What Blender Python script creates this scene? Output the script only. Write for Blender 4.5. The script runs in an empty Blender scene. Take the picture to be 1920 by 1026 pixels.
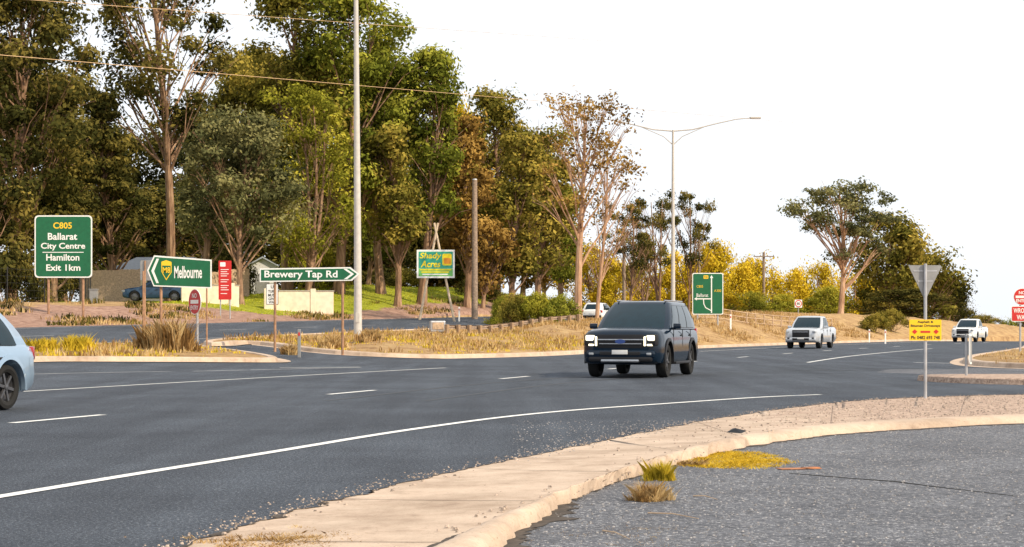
import bpy, bmesh, math, random
import numpy as np
from mathutils import Vector, Matrix
from mathutils.geometry import delaunay_2d_cdt
random.seed(7); rng=np.random.default_rng(7)
scene=bpy.context.scene
COL=scene.collection
F=3500.0; CH=1.2; HY=612.0      # focal length in photo pixels, eye height, horizon row
# ---------------------------------------------------------------- camera/world
cam=bpy.data.cameras.new("camera"); camo=bpy.data.objects.new("camera",cam); COL.objects.link(camo)
camo.location=(0,0,CH); camo.rotation_euler=(math.pi/2,0,0)
cam.sensor_width=36; cam.lens=36*F/1920; cam.shift_y=(HY-513)/1920; cam.clip_start=0.1; cam.clip_end=9000
scene.camera=camo
scene.view_settings.view_transform='Standard'; scene.view_settings.look='None'; scene.view_settings.exposure=0
SE=math.radians(38); SA=math.radians(125)
w=bpy.data.worlds.new("World"); scene.world=w; w.use_nodes=True
nt=w.node_tree; bg=nt.nodes['Background']
sk=nt.nodes.new('ShaderNodeTexSky'); sk.sky_type='NISHITA'; sk.sun_disc=False
sk.sun_elevation=SE; sk.sun_rotation=SA; sk.dust_density=2.0; sk.ozone_density=0.8; sk.air_density=1.0
hs=nt.nodes.new('ShaderNodeHueSaturation'); hs.inputs['Saturation'].default_value=0.3; hs.inputs['Value'].default_value=1.0
haze=nt.nodes.new('ShaderNodeMix'); haze.data_type='RGBA'; haze.inputs[0].default_value=.8; haze.inputs[7].default_value=(7.6,7.95,8.4,1)
nt.links.new(sk.outputs[0],hs.inputs['Color']); nt.links.new(hs.outputs[0],haze.inputs[6]); nt.links.new(haze.outputs[2],bg.inputs[0]); bg.inputs[1].default_value=0.15
sl=bpy.data.lights.new("sun",'SUN'); sl.energy=5.0; sl.angle=math.radians(0.6); sl.color=(1.0,0.84,0.62)
so=bpy.data.objects.new("sun",sl); COL.objects.link(so)
sd=Vector((math.sin(SA)*math.cos(SE),math.cos(SA)*math.cos(SE),math.sin(SE)))
so.rotation_euler=sd.to_track_quat('Z','Y').to_euler(); so.location=(20,-20,40)
# ---------------------------------------------------------------- materials
M={}
def newmat(name):
    m=bpy.data.materials.new(name); m.use_nodes=True
    return m,m.node_tree,m.node_tree.nodes['Principled BSDF']
def plain(name,c,rough=0.5,metal=0.0,coat=0.0,spec=0.5,var=0.12,scale=6,emit=None,es=0):
    if name in M: return M[name]
    m,t,b=newmat(name)
    n=t.nodes.new('ShaderNodeTexNoise'); n.inputs['Scale'].default_value=scale; n.inputs['Detail'].default_value=5
    tc=t.nodes.new('ShaderNodeTexCoord'); t.links.new(tc.outputs['Object'],n.inputs['Vector'])
    r=t.nodes.new('ShaderNodeValToRGB')
    r.color_ramp.elements[0].position=.3; r.color_ramp.elements[1].position=.7
    r.color_ramp.elements[0].color=[x*(1-var) for x in c]+[1]; r.color_ramp.elements[1].color=[min(1,x*(1+var)) for x in c]+[1]
    t.links.new(n.outputs[0],r.inputs[0]); t.links.new(r.outputs[0],b.inputs['Base Color'])
    b.inputs['Roughness'].default_value=rough; b.inputs['Metallic'].default_value=metal
    b.inputs['Coat Weight'].default_value=coat; b.inputs['Coat Roughness'].default_value=.05
    b.inputs['Specular IOR Level'].default_value=spec
    if emit: b.inputs['Emission Color'].default_value=list(emit)+[1]; b.inputs['Emission Strength'].default_value=es
    M[name]=m; return m
def ramp(t,src,stops):
    r=t.nodes.new('ShaderNodeValToRGB'); cr=r.color_ramp
    while len(cr.elements)<len(stops): cr.elements.new(.5)
    for e,(p,c) in zip(cr.elements,stops):
        e.position=p; e.color=list(c)+[1] if len(c)==3 else c
    t.links.new(src,r.inputs[0]); return r.outputs[0]
def noise(t,vec,scale,detail=6,rough=.6):
    n=t.nodes.new('ShaderNodeTexNoise'); n.inputs['Scale'].default_value=scale; n.inputs['Detail'].default_value=detail; n.inputs['Roughness'].default_value=rough
    t.links.new(vec,n.inputs['Vector']); return n.outputs[0]
def mix(t,fac,a,b,mode='MIX'):
    x=t.nodes.new('ShaderNodeMix'); x.data_type='RGBA'; x.blend_type=mode
    for i,v in ((0,fac),(6,a),(7,b)):
        if isinstance(v,(int,float)): x.inputs[i].default_value=v
        elif isinstance(v,tuple): x.inputs[i].default_value=list(v)+[1]
        else: t.links.new(v,x.inputs[i])
    return x.outputs[2]
def bump(t,b,h,strength=.4,dist=.02):
    n=t.nodes.new('ShaderNodeBump'); n.inputs['Strength'].default_value=strength; n.inputs['Distance'].default_value=dist
    t.links.new(h,n.inputs['Height']); t.links.new(n.outputs[0],b.inputs['Normal'])
def pos(t):
    g=t.nodes.new('ShaderNodeNewGeometry'); return g.outputs['Position']
def mat_asphalt(name,c0,c1,stone,sc=45,streak=True):
    m,t,b=newmat(name); p=pos(t)
    a=ramp(t,noise(t,p,sc,4,.85),[(.34,c0),(.60,c1)])
    a=mix(t,ramp(t,noise(t,p,sc*1.7,2,.9),[(.58,(0,0,0)),(.64,(1,1,1))]),a,stone)
    if streak:
        mp=t.nodes.new('ShaderNodeMapping'); mp.inputs['Rotation'].default_value=(0,0,math.radians(16.2)); mp.inputs['Scale'].default_value=(1.1,.06,1)
        t.links.new(p,mp.inputs['Vector'])
        a=mix(t,1.0,a,ramp(t,noise(t,mp.outputs[0],1.0,4,.6),[(.3,(.70,.70,.72)),(.7,(1.22,1.22,1.22))]),'MULTIPLY')
    a=mix(t,1.0,a,ramp(t,noise(t,p,.35 if streak else .8,7,.7),[(.3,(.70,.70,.72)),(.7,(1.24,1.24,1.24))]),'MULTIPLY')
    t.links.new(a,b.inputs['Base Color']); b.inputs['Roughness'].default_value=.82; b.inputs['Specular IOR Level'].default_value=.25
    bump(t,b,noise(t,p,sc*1.2,3,.8),1.0,.03); M[name]=m; return m
ASPH=mat_asphalt('asphalt',(.019,.025,.034),(.072,.086,.110),(.25,.27,.30),26)
LOT=mat_asphalt('gravel_asphalt',(.045,.048,.056),(.15,.157,.178),(.42,.42,.43),20,False)
def mat_concrete(name,gr=False):
    m,t,b=newmat(name); p=pos(t)
    a=ramp(t,noise(t,p,2.2,10,.78),[(.28,(.24,.17,.12)),(.43,(.46,.35,.265)),(.8,(.58,.47,.37))])
    a=mix(t,ramp(t,noise(t,p,50,3,.7),[(.60,(0,0,0)),(.70,(1,1,1))]),a,(.22,.165,.12))
    a=mix(t,1.0,a,ramp(t,noise(t,p,.7,8,.75),[(.33,(.66,.62,.58)),(.56,(1.05,1.05,1.05))]),'MULTIPLY')
    if gr:
        sp=t.nodes.new('ShaderNodeSeparateXYZ'); t.links.new(p,sp.inputs[0])
        mr=t.nodes.new('ShaderNodeMapRange'); mr.inputs[1].default_value=.5; mr.inputs[2].default_value=5.5; mr.inputs[3].default_value=-.18; mr.inputs[4].default_value=.14
        t.links.new(sp.outputs[0],mr.inputs[0])
        ad=t.nodes.new('ShaderNodeMath'); ad.operation='ADD'; t.links.new(mr.outputs[0],ad.inputs[0]); t.links.new(noise(t,p,2.4,12,.8),ad.inputs[1])
        f=ramp(t,ad.outputs[0],[(.49,(0,0,0)),(.57,(1,1,1))])
        a=mix(t,f,a,ramp(t,noise(t,p,11,7,.9),[(.38,(.11,.075,.055)),(.49,(.34,.235,.175)),(.60,(.56,.42,.33))]))
    t.links.new(a,b.inputs['Base Color']); b.inputs['Roughness'].default_value=.9
    bump(t,b,noise(t,p,30,5,.7),.5,.008); M[name]=m; return m
CONC=mat_concrete('concrete'); APR=mat_concrete('concrete_with_gravel',True)
PAINT=plain('road_paint',(.74,.74,.72),.6,var=.2,scale=14)
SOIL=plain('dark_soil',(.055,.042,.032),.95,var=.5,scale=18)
def mat_ground():
    m,t,b=newmat('dry_grass_ground'); p=pos(t)
    at=t.nodes.new('ShaderNodeAttribute'); at.attribute_name='zone'
    sp=t.nodes.new('ShaderNodeSeparateColor'); t.links.new(at.outputs['Color'],sp.inputs[0])
    dry=ramp(t,noise(t,p,1.3,9,.75),[(.28,(.15,.085,.05)),(.46,(.38,.24,.12)),(.62,(.52,.36,.18)),(.8,(.60,.47,.26))])
    red=ramp(t,noise(t,p,2.2,8,.8),[(.34,(.13,.07,.05)),(.52,(.40,.25,.19)),(.75,(.52,.37,.29))])
    grn=ramp(t,noise(t,p,1.8,8,.7),[(.3,(.17,.18,.02)),(.6,(.36,.38,.04)),(.8,(.55,.48,.08))])
    def thr(o,s):
        ad=t.nodes.new('ShaderNodeMath'); ad.operation='ADD'; t.links.new(o,ad.inputs[0]); t.links.new(noise(t,p,s,6,.7),ad.inputs[1])
        return ramp(t,ad.outputs[0],[(.88,(0,0,0)),(1.08,(1,1,1))])
    a=mix(t,thr(sp.outputs[2],.5),dry,red); a=mix(t,thr(sp.outputs[1],.6),a,grn)
    t.links.new(a,b.inputs['Base Color']); b.inputs['Roughness'].default_value=1; b.inputs['Specular IOR Level'].default_value=.1
    bump(t,b,noise(t,p,6,8,.8),.9,.12); return m
GROUND=mat_ground()
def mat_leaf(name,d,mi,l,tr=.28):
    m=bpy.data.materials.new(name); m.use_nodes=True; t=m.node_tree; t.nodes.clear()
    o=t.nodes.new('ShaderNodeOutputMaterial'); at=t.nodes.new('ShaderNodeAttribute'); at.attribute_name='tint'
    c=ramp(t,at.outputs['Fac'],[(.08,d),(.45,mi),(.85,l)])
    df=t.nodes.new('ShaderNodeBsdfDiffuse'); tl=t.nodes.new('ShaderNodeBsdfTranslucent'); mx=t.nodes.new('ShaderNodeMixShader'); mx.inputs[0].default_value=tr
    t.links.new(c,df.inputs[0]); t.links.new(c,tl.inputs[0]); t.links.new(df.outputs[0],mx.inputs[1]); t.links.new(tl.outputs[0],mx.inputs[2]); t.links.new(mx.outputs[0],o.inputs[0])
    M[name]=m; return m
LG=mat_leaf('leaf_green',(.02,.028,.005),(.16,.185,.025),(.44,.42,.06))
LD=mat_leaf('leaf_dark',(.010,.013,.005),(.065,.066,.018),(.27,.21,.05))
LGR=mat_leaf('leaf_grey_green',(.02,.026,.012),(.13,.135,.055),(.33,.30,.12))
LB=mat_leaf('leaf_brown',(.03,.018,.007),(.25,.15,.038),(.54,.34,.09))
LO=mat_leaf('leaf_olive',(.018,.020,.005),(.17,.155,.028),(.48,.36,.07))
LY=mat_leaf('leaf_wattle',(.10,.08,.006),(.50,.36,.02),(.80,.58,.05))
LL=mat_leaf('leaf_lime',(.04,.045,.006),(.26,.26,.03),(.52,.45,.06))
STRAW=mat_leaf('straw',(.18,.10,.035),(.48,.30,.12),(.68,.52,.27),.25)
LUSH=mat_leaf('fresh_weed',(.24,.19,.015),(.58,.44,.04),(.80,.60,.07),.3)
YMAT=mat_leaf('golden_weed',(.42,.26,.02),(.76,.50,.04),(.90,.66,.09),.3)
LAWN=mat_leaf('lawn_grass',(.16,.19,.015),(.38,.42,.03),(.58,.54,.06),.3)
def mat_bark(name,c0,c1,c2):
    m,t,b=newmat(name); tc=t.nodes.new('ShaderNodeTexCoord'); mp=t.nodes.new('ShaderNodeMapping'); mp.inputs['Scale'].default_value=(3,3,.5)
    t.links.new(tc.outputs['Object'],mp.inputs['Vector'])
    t.links.new(ramp(t,noise(t,mp.outputs[0],1.5,7,.7),[(.3,c0),(.5,c1),(.7,c2)]),b.inputs['Base Color']); b.inputs['Roughness'].default_value=.9; return m
BARK=mat_bark('bark_brown',(.06,.035,.022),(.25,.145,.085),(.48,.32,.20))
BARKP=mat_bark('bark_pale',(.16,.08,.045),(.42,.25,.15),(.60,.42,.29))
TIMB=plain('weathered_timber',(.27,.20,.15),.85,var=.35,scale=9)
TIMBL=plain('pale_timber_paling',(.46,.33,.22),.85,var=.3,scale=9)
TIMBD=plain('brown_timber',(.30,.20,.12),.85,var=.3,scale=9)
GALV=plain('galvanised_steel',(.46,.46,.47),.42,metal=.55,var=.15)
POLEM=plain('lamp_pole_grey',(.50,.475,.44),.6,var=.1)
RUST=plain('brown_post',(.34,.19,.11),.8,var=.3)
SGREEN=plain('sign_green',(.005,.115,.045),.45,var=.12)
SWHITE=plain('sign_white',(.80,.80,.77),.5,var=.05)
SYEL=plain('sign_yellow',(.85,.55,.02),.5,var=.05)
SYB=plain('sign_bright_yellow',(.88,.70,.01),.5,var=.05)
AMB=plain('sign_amber',(.84,.52,.008),.5,var=.05)
SRED=plain('sign_red',(.52,.018,.014),.5,var=.1)
SBLK=plain('sign_black',(.012,.012,.012),.5)
SGREY=plain('sign_back_aluminium',(.30,.30,.295),.45,metal=.4,var=.12)
ORNG=plain('sign_orange',(.80,.30,.02),.5)
TEAL=plain('sign_teal',(.03,.34,.22),.5)
SLIME=plain('sign_lime',(.16,.48,.12),.5)
BLACKP=plain('black_plastic',(.012,.012,.014),.5,spec=.3)
TYRE=plain('tyre_rubber',(.018,.018,.018),.85,spec=.2)
RIM=plain('alloy_rim',(.16,.16,.17),.35,metal=.8)
CHROME=plain('chrome_trim',(.42,.43,.45),.25,metal=.9)
GLASS=plain('vehicle_glass',(.006,.020,.030),.03,spec=.28)
LAMPON=plain('lit_headlamp',(.9,.88,.75),.3,emit=(1,.88,.58),es=1.8)
LAMPOFF=plain('headlamp_lens',(.30,.32,.35),.12,coat=1)
TAIL=plain('tail_lamp_red',(.35,.01,.01),.2,coat=1)
PLATE=plain('number_plate_white',(.6,.6,.6),.5)
CREAM=plain('cream_wall',(.74,.62,.47),.8,var=.12,scale=3)
# ---------------------------------------------------------------- helpers
def link(o,parent=None):
    COL.objects.link(o)
    if parent: o.parent=parent
    return o
def mk(name,verts,faces,mat=None,parent=None,smooth=False):
    me=bpy.data.meshes.new(name); me.from_pydata([tuple(v) for v in verts],[],[tuple(f) for f in faces]); me.update()
    if mat: me.materials.append(mat)
    if smooth: me.polygons.foreach_set('use_smooth',[True]*len(me.polygons))
    return link(bpy.data.objects.new(name,me),parent)
def root(name,label,cat,loc,rz=0,group=None):
    o=bpy.data.objects.new(name,None); o.empty_display_size=.3; o.location=loc; o.rotation_euler=(0,0,rz)
    COL.objects.link(o); o['label']=label; o['category']=cat
    if group: o['group']=group
    return o
def top(o,label,cat,group=None):
    o['label']=label; o['category']=cat
    if group: o['group']=group
    return o
class MB:
    def __init__(s): s.v=[]; s.f=[]
    def add(s,v,f):
        n=len(s.v); s.v+= [tuple(a) for a in v]; s.f+=[tuple(i+n for i in q) for q in f]
    def box(s,c,d,rot=None):
        x,y,z=d[0]/2,d[1]/2,d[2]/2
        vs=[Vector((a*x,b*y,e*z)) for e in(-1,1) for b in(-1,1) for a in(-1,1)]
        if rot is not None: vs=[rot@v for v in vs]
        s.add([v+Vector(c) for v in vs],[(0,2,3,1),(4,5,7,6),(0,1,5,4),(2,6,7,3),(0,4,6,2),(1,3,7,5)])
    def tube(s,pts,rad,n=8,cap=True):
        pts=[Vector(p) for p in pts]
        if not hasattr(rad,'__len__'): rad=[rad]*len(pts)
        vs=[];fs=[]
        for i,p in enumerate(pts):
            a=pts[max(0,i-1)]; b=pts[min(len(pts)-1,i+1)]; t=(b-a).normalized()
            u=t.cross(Vector((0,1,0)) if abs(t.y)<.9 else Vector((1,0,0))).normalized(); v=t.cross(u)
            for k in range(n):
                an=2*math.pi*k/n; vs.append(p+(u*math.cos(an)+v*math.sin(an))*rad[i])
        for i in range(len(pts)-1):
            for k in range(n):
                a=i*n+k; b=i*n+(k+1)%n; fs.append((a,b,b+n,a+n))
        if cap: fs.append(tuple(range(n))[::-1]); fs.append(tuple(range((len(pts)-1)*n,len(pts)*n)))
        s.add(vs,fs)
    def prism(s,pts,y0,y1):
        n=len(pts); vs=[(x,y0,z) for x,z in pts]+[(x,y1,z) for x,z in pts]
        s.add(vs,[tuple(range(n)),tuple(range(2*n-1,n-1,-1))]+[(i,i+n,(i+1)%n+n,(i+1)%n) for i in range(n)])
    def obj(s,name,mat,parent=None,smooth=False,bevel=0,seg=2,norm=True):
        o=mk(name,s.v,s.f,mat,parent,False); me=o.data
        if norm or bevel:
            bm=bmesh.new(); bm.from_mesh(me)
            if norm: bmesh.ops.recalc_face_normals(bm,faces=bm.faces)
            if bevel:
                es=[e for e in bm.edges if len(e.link_faces)==2 and e.calc_face_angle(0)>.45]
                bmesh.ops.bevel(bm,geom=es,offset=bevel,segments=seg,affect='EDGES',clamp_overlap=True,profile=.6)
            bm.to_mesh(me); bm.free()
        if smooth:
            me.polygons.foreach_set('use_smooth',[True]*len(me.polygons)); 
            try: me.set_sharp_from_angle(angle=math.radians(38))
            except Exception: pass
        return o
def rrect(x0,z0,x1,z1,r,n=4):
    pts=[]
    for cx,cz,a0 in((x1-r,z1-r,0),(x0+r,z1-r,90),(x0+r,z0+r,180),(x1-r,z0+r,270)):
        for k in range(n+1):
            a=math.radians(a0+90*k/n); pts.append((cx+r*math.cos(a),cz+r*math.sin(a)))
    return pts
dx,dy=.279,.9603
def XY(u,w_): return (dx*u-dy*w_, dy*u+dx*w_)
def UW(X,Y): return (dx*X+dy*Y, -dy*X+dx*Y)
def Dl(u): return 11.8-.001*np.maximum(0,np.asarray(u,float)-60)**2
def sm(t): t=np.clip(t,0,1); return t*t*(3-2*t)
def znear(u): return np.maximum(.15,.45+.012*(np.clip(u,10,160)-54))
def Sf(u,w_):
    z=znear(u)*np.clip((w_-22)/11,0,1)+.5*np.clip((w_-33)/9,0,1)*np.clip((u-20)/40,0.3,1)
    return z-np.minimum(3.0,.0004*np.maximum(0,u-150)**2)
def g0(px,py,z=0):  # image pixel (column, row) of a ground point, unprojected -> world XY at height z
    Y=F*(CH-z)/(py-HY); return ((px-960)*Y/F,Y)
def resample(pts,step,closed=False):
    P=[np.array(p,float) for p in pts]
    if closed: P.append(P[0])
    out=[]
    for a,b in zip(P[:-1],P[1:]):
        n=max(1,int(np.linalg.norm(b-a)/step))
        for k in range(n): out.append(a+(b-a)*k/n)
    if not closed: out.append(P[-1])
    return np.array(out)
def chaikin(pts,it=2,closed=True):
    P=[np.array(p,float) for p in pts]
    for _ in range(it):
        Q=[] if closed else [P[0]]; n=len(P)
        for i in range(n if closed else n-1):
            a,b=P[i],P[(i+1)%n]; Q+= [a*.75+b*.25,a*.25+b*.75]
        if not closed: Q.append(P[-1])
        P=Q
    return P
us=[88,95,105,115,125,135,145,155,165,180,200,225]
I1=[XY(-30,31.0),XY(20,30.2),g0(0,692),g0(250,688),g0(470,684.5),g0(527,683.3),(-7.9,61.5),(-9.8,65.5),(-11.9,67.6),(-14.2,66),XY(54,32.6),XY(30,32.4),XY(-30,32.6)]
I2=[(-12.2,72.6),(-11.2,69.6),g0(470,663,.1),g0(600,668.5,.1),g0(800,668.5,.1),g0(1000,664,.1),g0(1095,659,.1)]+[XY(u,float(Dl(u))+8.6) for u in us]+[XY(226,32.8),XY(160,32.8),XY(100,32.8),XY(75,32.7)]
V=[XY(u,float(Dl(u))-8) for u in us[::-1] if u>103]+[(26.8,97.7),(21.5,82),(17.2,70),(15.3,63.5),(14.3,59),(13.9,55.5),(14.6,52.5),(17,51),XY(46,-15),XY(38,-70),XY(225,-90)]
isl=[]
for poly in (I1,I2,V):
    P=resample(chaikin(poly,2),.8,True)
    area=.5*np.sum(P[:,0]*np.roll(P[:,1],-1)-np.roll(P[:,0],-1)*P[:,1])
    if area<0: P=P[::-1]
    isl.append(P)
def inpoly(pts,P):
    x,y=pts[:,0],pts[:,1]; ins=np.zeros(len(x),bool); a=P; b=np.roll(P,-1,0)
    for (ax,ay),(bx,by) in zip(a,b):
        c=((ay>y)!=(by>y)); 
        if by!=ay: ins^=c&(x<(bx-ax)*(y-ay)/(by-ay)+ax)
    return ins
def distpoly(pts,P):
    d=np.full(len(pts),1e9); a=P; b=np.roll(P,-1,0)
    for A,B in zip(a,b):
        ab=B-A; t=np.clip(((pts-A)@ab)/max(1e-9,ab@ab),0,1); q=A+t[:,None]*ab
        d=np.minimum(d,np.hypot(pts[:,0]-q[:,0],pts[:,1]-q[:,1]))
    return d
def normals_in(P):
    t=np.roll(P,-1,0)-np.roll(P,1,0); t/=np.linalg.norm(t,axis=1)[:,None]+1e-9
    return np.stack([-t[:,1],t[:,0]],1)
def terrain(pts):
    pts=np.atleast_2d(np.asarray(pts,float)); u,w_=UW(pts[:,0],pts[:,1])
    S=Sf(u,w_); z=S-.06; zone=np.zeros((len(pts),3)); island=np.full(len(pts),-1)
    bank=w_>42.3
    zb=Sf(u,np.full_like(u,42.))+1.1*sm((w_-42.3)/11)+1.35*np.exp(-((w_-52)/9)**2)*sm((u-112)/28)
    zb+=.10*np.sin(pts[:,0]*.7)*np.cos(pts[:,1]*.45)*sm((w_-43)/4)
    z=np.where(bank,zb,z); zone[:,1]=np.where(bank,sm((w_-44.5)/3)*sm((u-98)/14)*1.0,0)
    zone[:,2]=np.where(bank,1-sm((w_-47)/6),0)*1.0
    for k,P in enumerate(isl):
        near=inpoly(pts,P); idx=np.where(near)[0]
        if len(idx)==0: continue
        d=distpoly(pts[idx],P); ok=d>.06; idx=idx[ok]; d=d[ok]; uu,ww=u[idx],w_[idx]
        if k==0: t=np.maximum(S[idx]+.12,np.minimum(.12+.1*d,znear(uu)+.2))
        elif k==1:
            slp=.10+.22*sm((uu-85)/30); hum=.12*np.sin(pts[idx,0]*.9)*np.sin(pts[idx,1]*.33)
            t=np.maximum(S[idx]+.13,np.minimum(.12+slp*d,znear(uu)+.28*sm((uu-60)/30)+.35*sm((uu-100)/30)+hum-np.minimum(3,.0004*np.maximum(0,uu-150)**2)))
        else: t=S[idx]+.12+.03*np.minimum(d,15)
        z[idx]=t; island[idx]=k; zone[idx,1]=.12 if k!=2 else .30; zone[idx,2]=.25
    far=np.hypot(pts[:,0],pts[:,1])>320
    z=np.where(far&~bank,np.minimum(z,-.5),z)
    return z,zone,island
def TZ(X,Y): return float(terrain([(X,Y)])[0][0])
# ------------------------------------------------------------- ground + road from one triangulation
pts=[];edges=[]
for P in isl:
    N=normals_in(P)
    for Q in (P,P+N*.14):
        s=len(pts); n=len(Q); pts+= [tuple(q) for q in Q]; edges+=[(s+i,s+(i+1)%n) for i in range(n)]
def addline(L):
    s=len(pts); pts.extend([tuple(q) for q in L]); edges.extend([(s+i,s+i+1) for i in range(len(L)-1)])
for ww in (42.25,42.35): addline([XY(u,ww) for u in np.arange(-30,226,2.0)])
gx=np.arange(-100,115,1.7); gy=np.arange(3,262,1.7)
for x in gx:
    for y in gy: pts.append((x+random.uniform(-.2,.2),y+random.uniform(-.2,.2)))
for x in np.arange(-600,601,24):
    for y in np.arange(-300,901,24):
        if not(-104<x<118 and 0<y<264): pts.append((x,y))
for x in np.arange(-4000,4001,400):
    for y in np.arange(-2000,6001,400):
        if not(-640<x<640 and -340<y<940): pts.append((x,y))
r=delaunay_2d_cdt([Vector(p) for p in pts],edges,[],0,1e-4)
V2=np.array([(v.x,v.y) for v in r[0]]); FC=[tuple(f) for f in r[2]]
z,zone,island=terrain(V2)
g=mk('ground',np.c_[V2,z],FC,GROUND,smooth=True); g['kind']='structure'
ca=g.data.color_attributes.new('zone','FLOAT_COLOR','POINT'); ca.data.foreach_set('color',np.c_[zone,np.ones(len(V2))].ravel().astype(np.float32))
cen=np.array([V2[list(f)].mean(0) for f in FC]); cu,cw=UW(cen[:,0],cen[:,1])
ok=(cw<42.3)&(cw>-75)&(cu>-28)&(cu<224)&(np.hypot(cen[:,0],cen[:,1])<300)
for P in isl: ok&=~inpoly(cen,P)
u_,w__=UW(V2[:,0],V2[:,1]); zr=Sf(u_,w__)
used=sorted({i for f,o in zip(FC,ok) if o for i in f}); mp={i:k for k,i in enumerate(used)}
rd=mk('road',[(V2[i,0],V2[i,1],zr[i]) for i in used],[[mp[i] for i in f] for f,o in zip(FC,ok) if o],ASPH,smooth=True); rd['kind']='structure'
for k,P in enumerate(isl):
    N=normals_in(P); u1,w1=UW(P[:,0],P[:,1]); S=Sf(u1,w1)
    prof=[(-.42,.006),(-.02,.008),(.02,.12),(.06,.15),(.30,.155),(.36,.04)]
    n=len(P); vs=[];fs=[]
    for o,h in prof: vs+= [(p[0]+q[0]*o,p[1]+q[1]*o,s+h) for p,q,s in zip(P,N,S)]
    vis=(u1<200)&(w1>-40)&(u1>-10)
    for j in range(len(prof)-1):
        for i in range(n):
            if vis[i]: fs.append((j*n+i,j*n+(i+1)%n,(j+1)*n+(i+1)%n,(j+1)*n+i))
    o=mk('kerb',vs,fs,CONC); o['kind']='structure'
def stripe(mb,P,wid,z=.006,S=True):
    P=np.array(P,float); t=np.gradient(P,axis=0); t/=np.linalg.norm(t,axis=1)[:,None]; N=np.stack([-t[:,1],t[:,0]],1)
    u1,w1=UW(P[:,0],P[:,1]); s=Sf(u1,w1)+z
    a=P-N*wid/2; b=P+N*wid/2; n=len(P)
    mb.add([(x,y,q) for (x,y),q in zip(a,s)]+[(x,y,q) for (x,y),q in zip(b,s)],[(i,i+1,i+1+n,i+n) for i in range(n-1)])
def smoothline(px): return resample(chaikin(px,3,False),.5)
mb=MB()
nl=[(-9.5,-8.0),(-6.3,3.4),(-3.6,13.1),(-3.06,15.1),(-2.32,17.6),(-1.29,21.4),(.29,25.8),(2.38,28.9),(4.2,31.6),(5.4,32.7)]
stripe(mb,smoothline(nl),.13)
stripe(mb,smoothline([(-19.5,3),(-9.2,33.6),(-5.75,43.75),(-1.92,53.8)]),.12)
stripe(mb,smoothline([(-22,20),(-12.4,45),(-4.4,54.5)]),.10)
stripe(mb,smoothline([g0(525,690),g0(675,688.5)]),.16)
k=-3
while True:
    a=20.45+k*10.15; b=a+2.25; k+=1
    if a>150: break
    uu=np.linspace(a,b,6); stripe(mb,[XY(u,float(Dl(u))+.0135*max(0,64-u)) for u in uu],.13)
uu=np.arange(62,104,1.5); stripe(mb,[XY(u,float(Dl(u))-3.7-.02*max(0,75-u)) for u in uu],.13)
uu=np.arange(88,200,1.5); stripe(mb,[XY(u,float(Dl(u))+5.2) for u in uu],.11)
stripe(mb,smoothline([g0(1715,680),g0(1800,682)]),.16)
for ww in (33.7,41.4): stripe(mb,[XY(u,ww) for u in np.arange(-20,200,2)],.12,.012)
for a in np.arange(-10,190,9.0): stripe(mb,[XY(u,37.5) for u in np.linspace(a,a+3,3)],.12,.012)
pm=mb.obj('road_marking',PAINT,norm=False); pm['kind']='structure'
mb=MB()
for off in (0,1.5,3.6,4.9):
    stripe(mb,smoothline([(6+off*.2,52+off),(9.5,50+off),(13.5,46.5+off*.8),(17,42.5+off*.5),(20,40)]),.20,.003)
for off in (0,1.6): stripe(mb,smoothline([(-3+off,30),(-.5+off,40),(3+off,47),(9+off,52)]),.16,.003)
o=mb.obj('tyre_mark',plain('rubber_mark',(.028,.032,.040),.7,var=.4,scale=20),norm=False); o['kind']='structure'
th=np.linspace(0,2*math.pi,60)[:-1]; P=[(13.2+(3.2+.6*math.sin(3*a)+.25*math.sin(11*a))*math.cos(a),47.5+(6.2+.8*math.sin(2*a+1)+.5*math.sin(9*a))*math.sin(a),.0022) for a in th]
o=mk('worn_road_patch',P,[list(range(len(P)))],LOT); o['kind']='structure'
# near concrete apron, kerb and gravel lot
C1=[(-3.4,2.0),(-2.5,6),(-1.77,10.14),(-1.38,12.07),(-.67,14.6),(.94,19.4),(2.43,23.6),(5.14,29.6),(7.2,31.6),(8.9,32.6),(13,34.2),(22,36)]
C2=[(-2.6,2.0),(-1.4,6),(-.41,10.14),(-.03,11.9),(.81,14.84),(1.56,17.65),(2.6,20.7),(3.9,22.7),(5.4,24),(6.8,24.85),(11,26.6),(20,29)]
C3=[(-2.2,2.0),(-1.0,6),(-.09,10.14),(.17,12.2),(.65,14.3),(1.36,16.6),(2.44,19.4),(3.7,21.6),(5.2,22.95),(6.6,24.1),(10.8,25.9),(20,28.2)]
def dens(C,m=6):
    P=np.array(chaikin(C,3,False)); out=[]
    for a,b in zip(P[:-1],P[1:]):
        for k in range(m): out.append(a+(b-a)*k/m)
    out.append(P[-1]); return np.array(out)
c1,c2,c3=dens(C1),dens(C2),dens(C3)
kz=(CH-.06)/CH
n=len(c1)
def wob(sd,a,b):
    rr=np.random.default_rng(sd); return a*np.convolve(rr.normal(0,1,n+24),np.ones(5)/5,'same')[12:12+n]+b*np.convolve(rr.normal(0,1,n+24),np.ones(19)/19,'same')[12:12+n]
def jit(P,a,sd=1):
    s=wob(sd,1,.8); return P+np.stack([s,-.3*s],1)*a
A1=jit(c1,.07,1); B2=jit(c2*kz,.012,2); B3=jit(c3*kz,.045,3)
rows=[];NR=14
HA=lambda t:.010+.050*(t**1.3)
for j in range(NR+1):
    t=j/NR; q=A1*(1-t)+B2*t; rows.append(np.c_[q,np.full(len(q),HA(t))])
vs=np.concatenate(rows); fs=[(j*n+i,j*n+i+1,(j+1)*n+i+1,(j+1)*n+i) for j in range(NR) for i in range(n-1)]
o=mk('concrete_apron',vs,[f[::-1] for f in fs],APR,smooth=True); o['kind']='structure'
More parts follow.
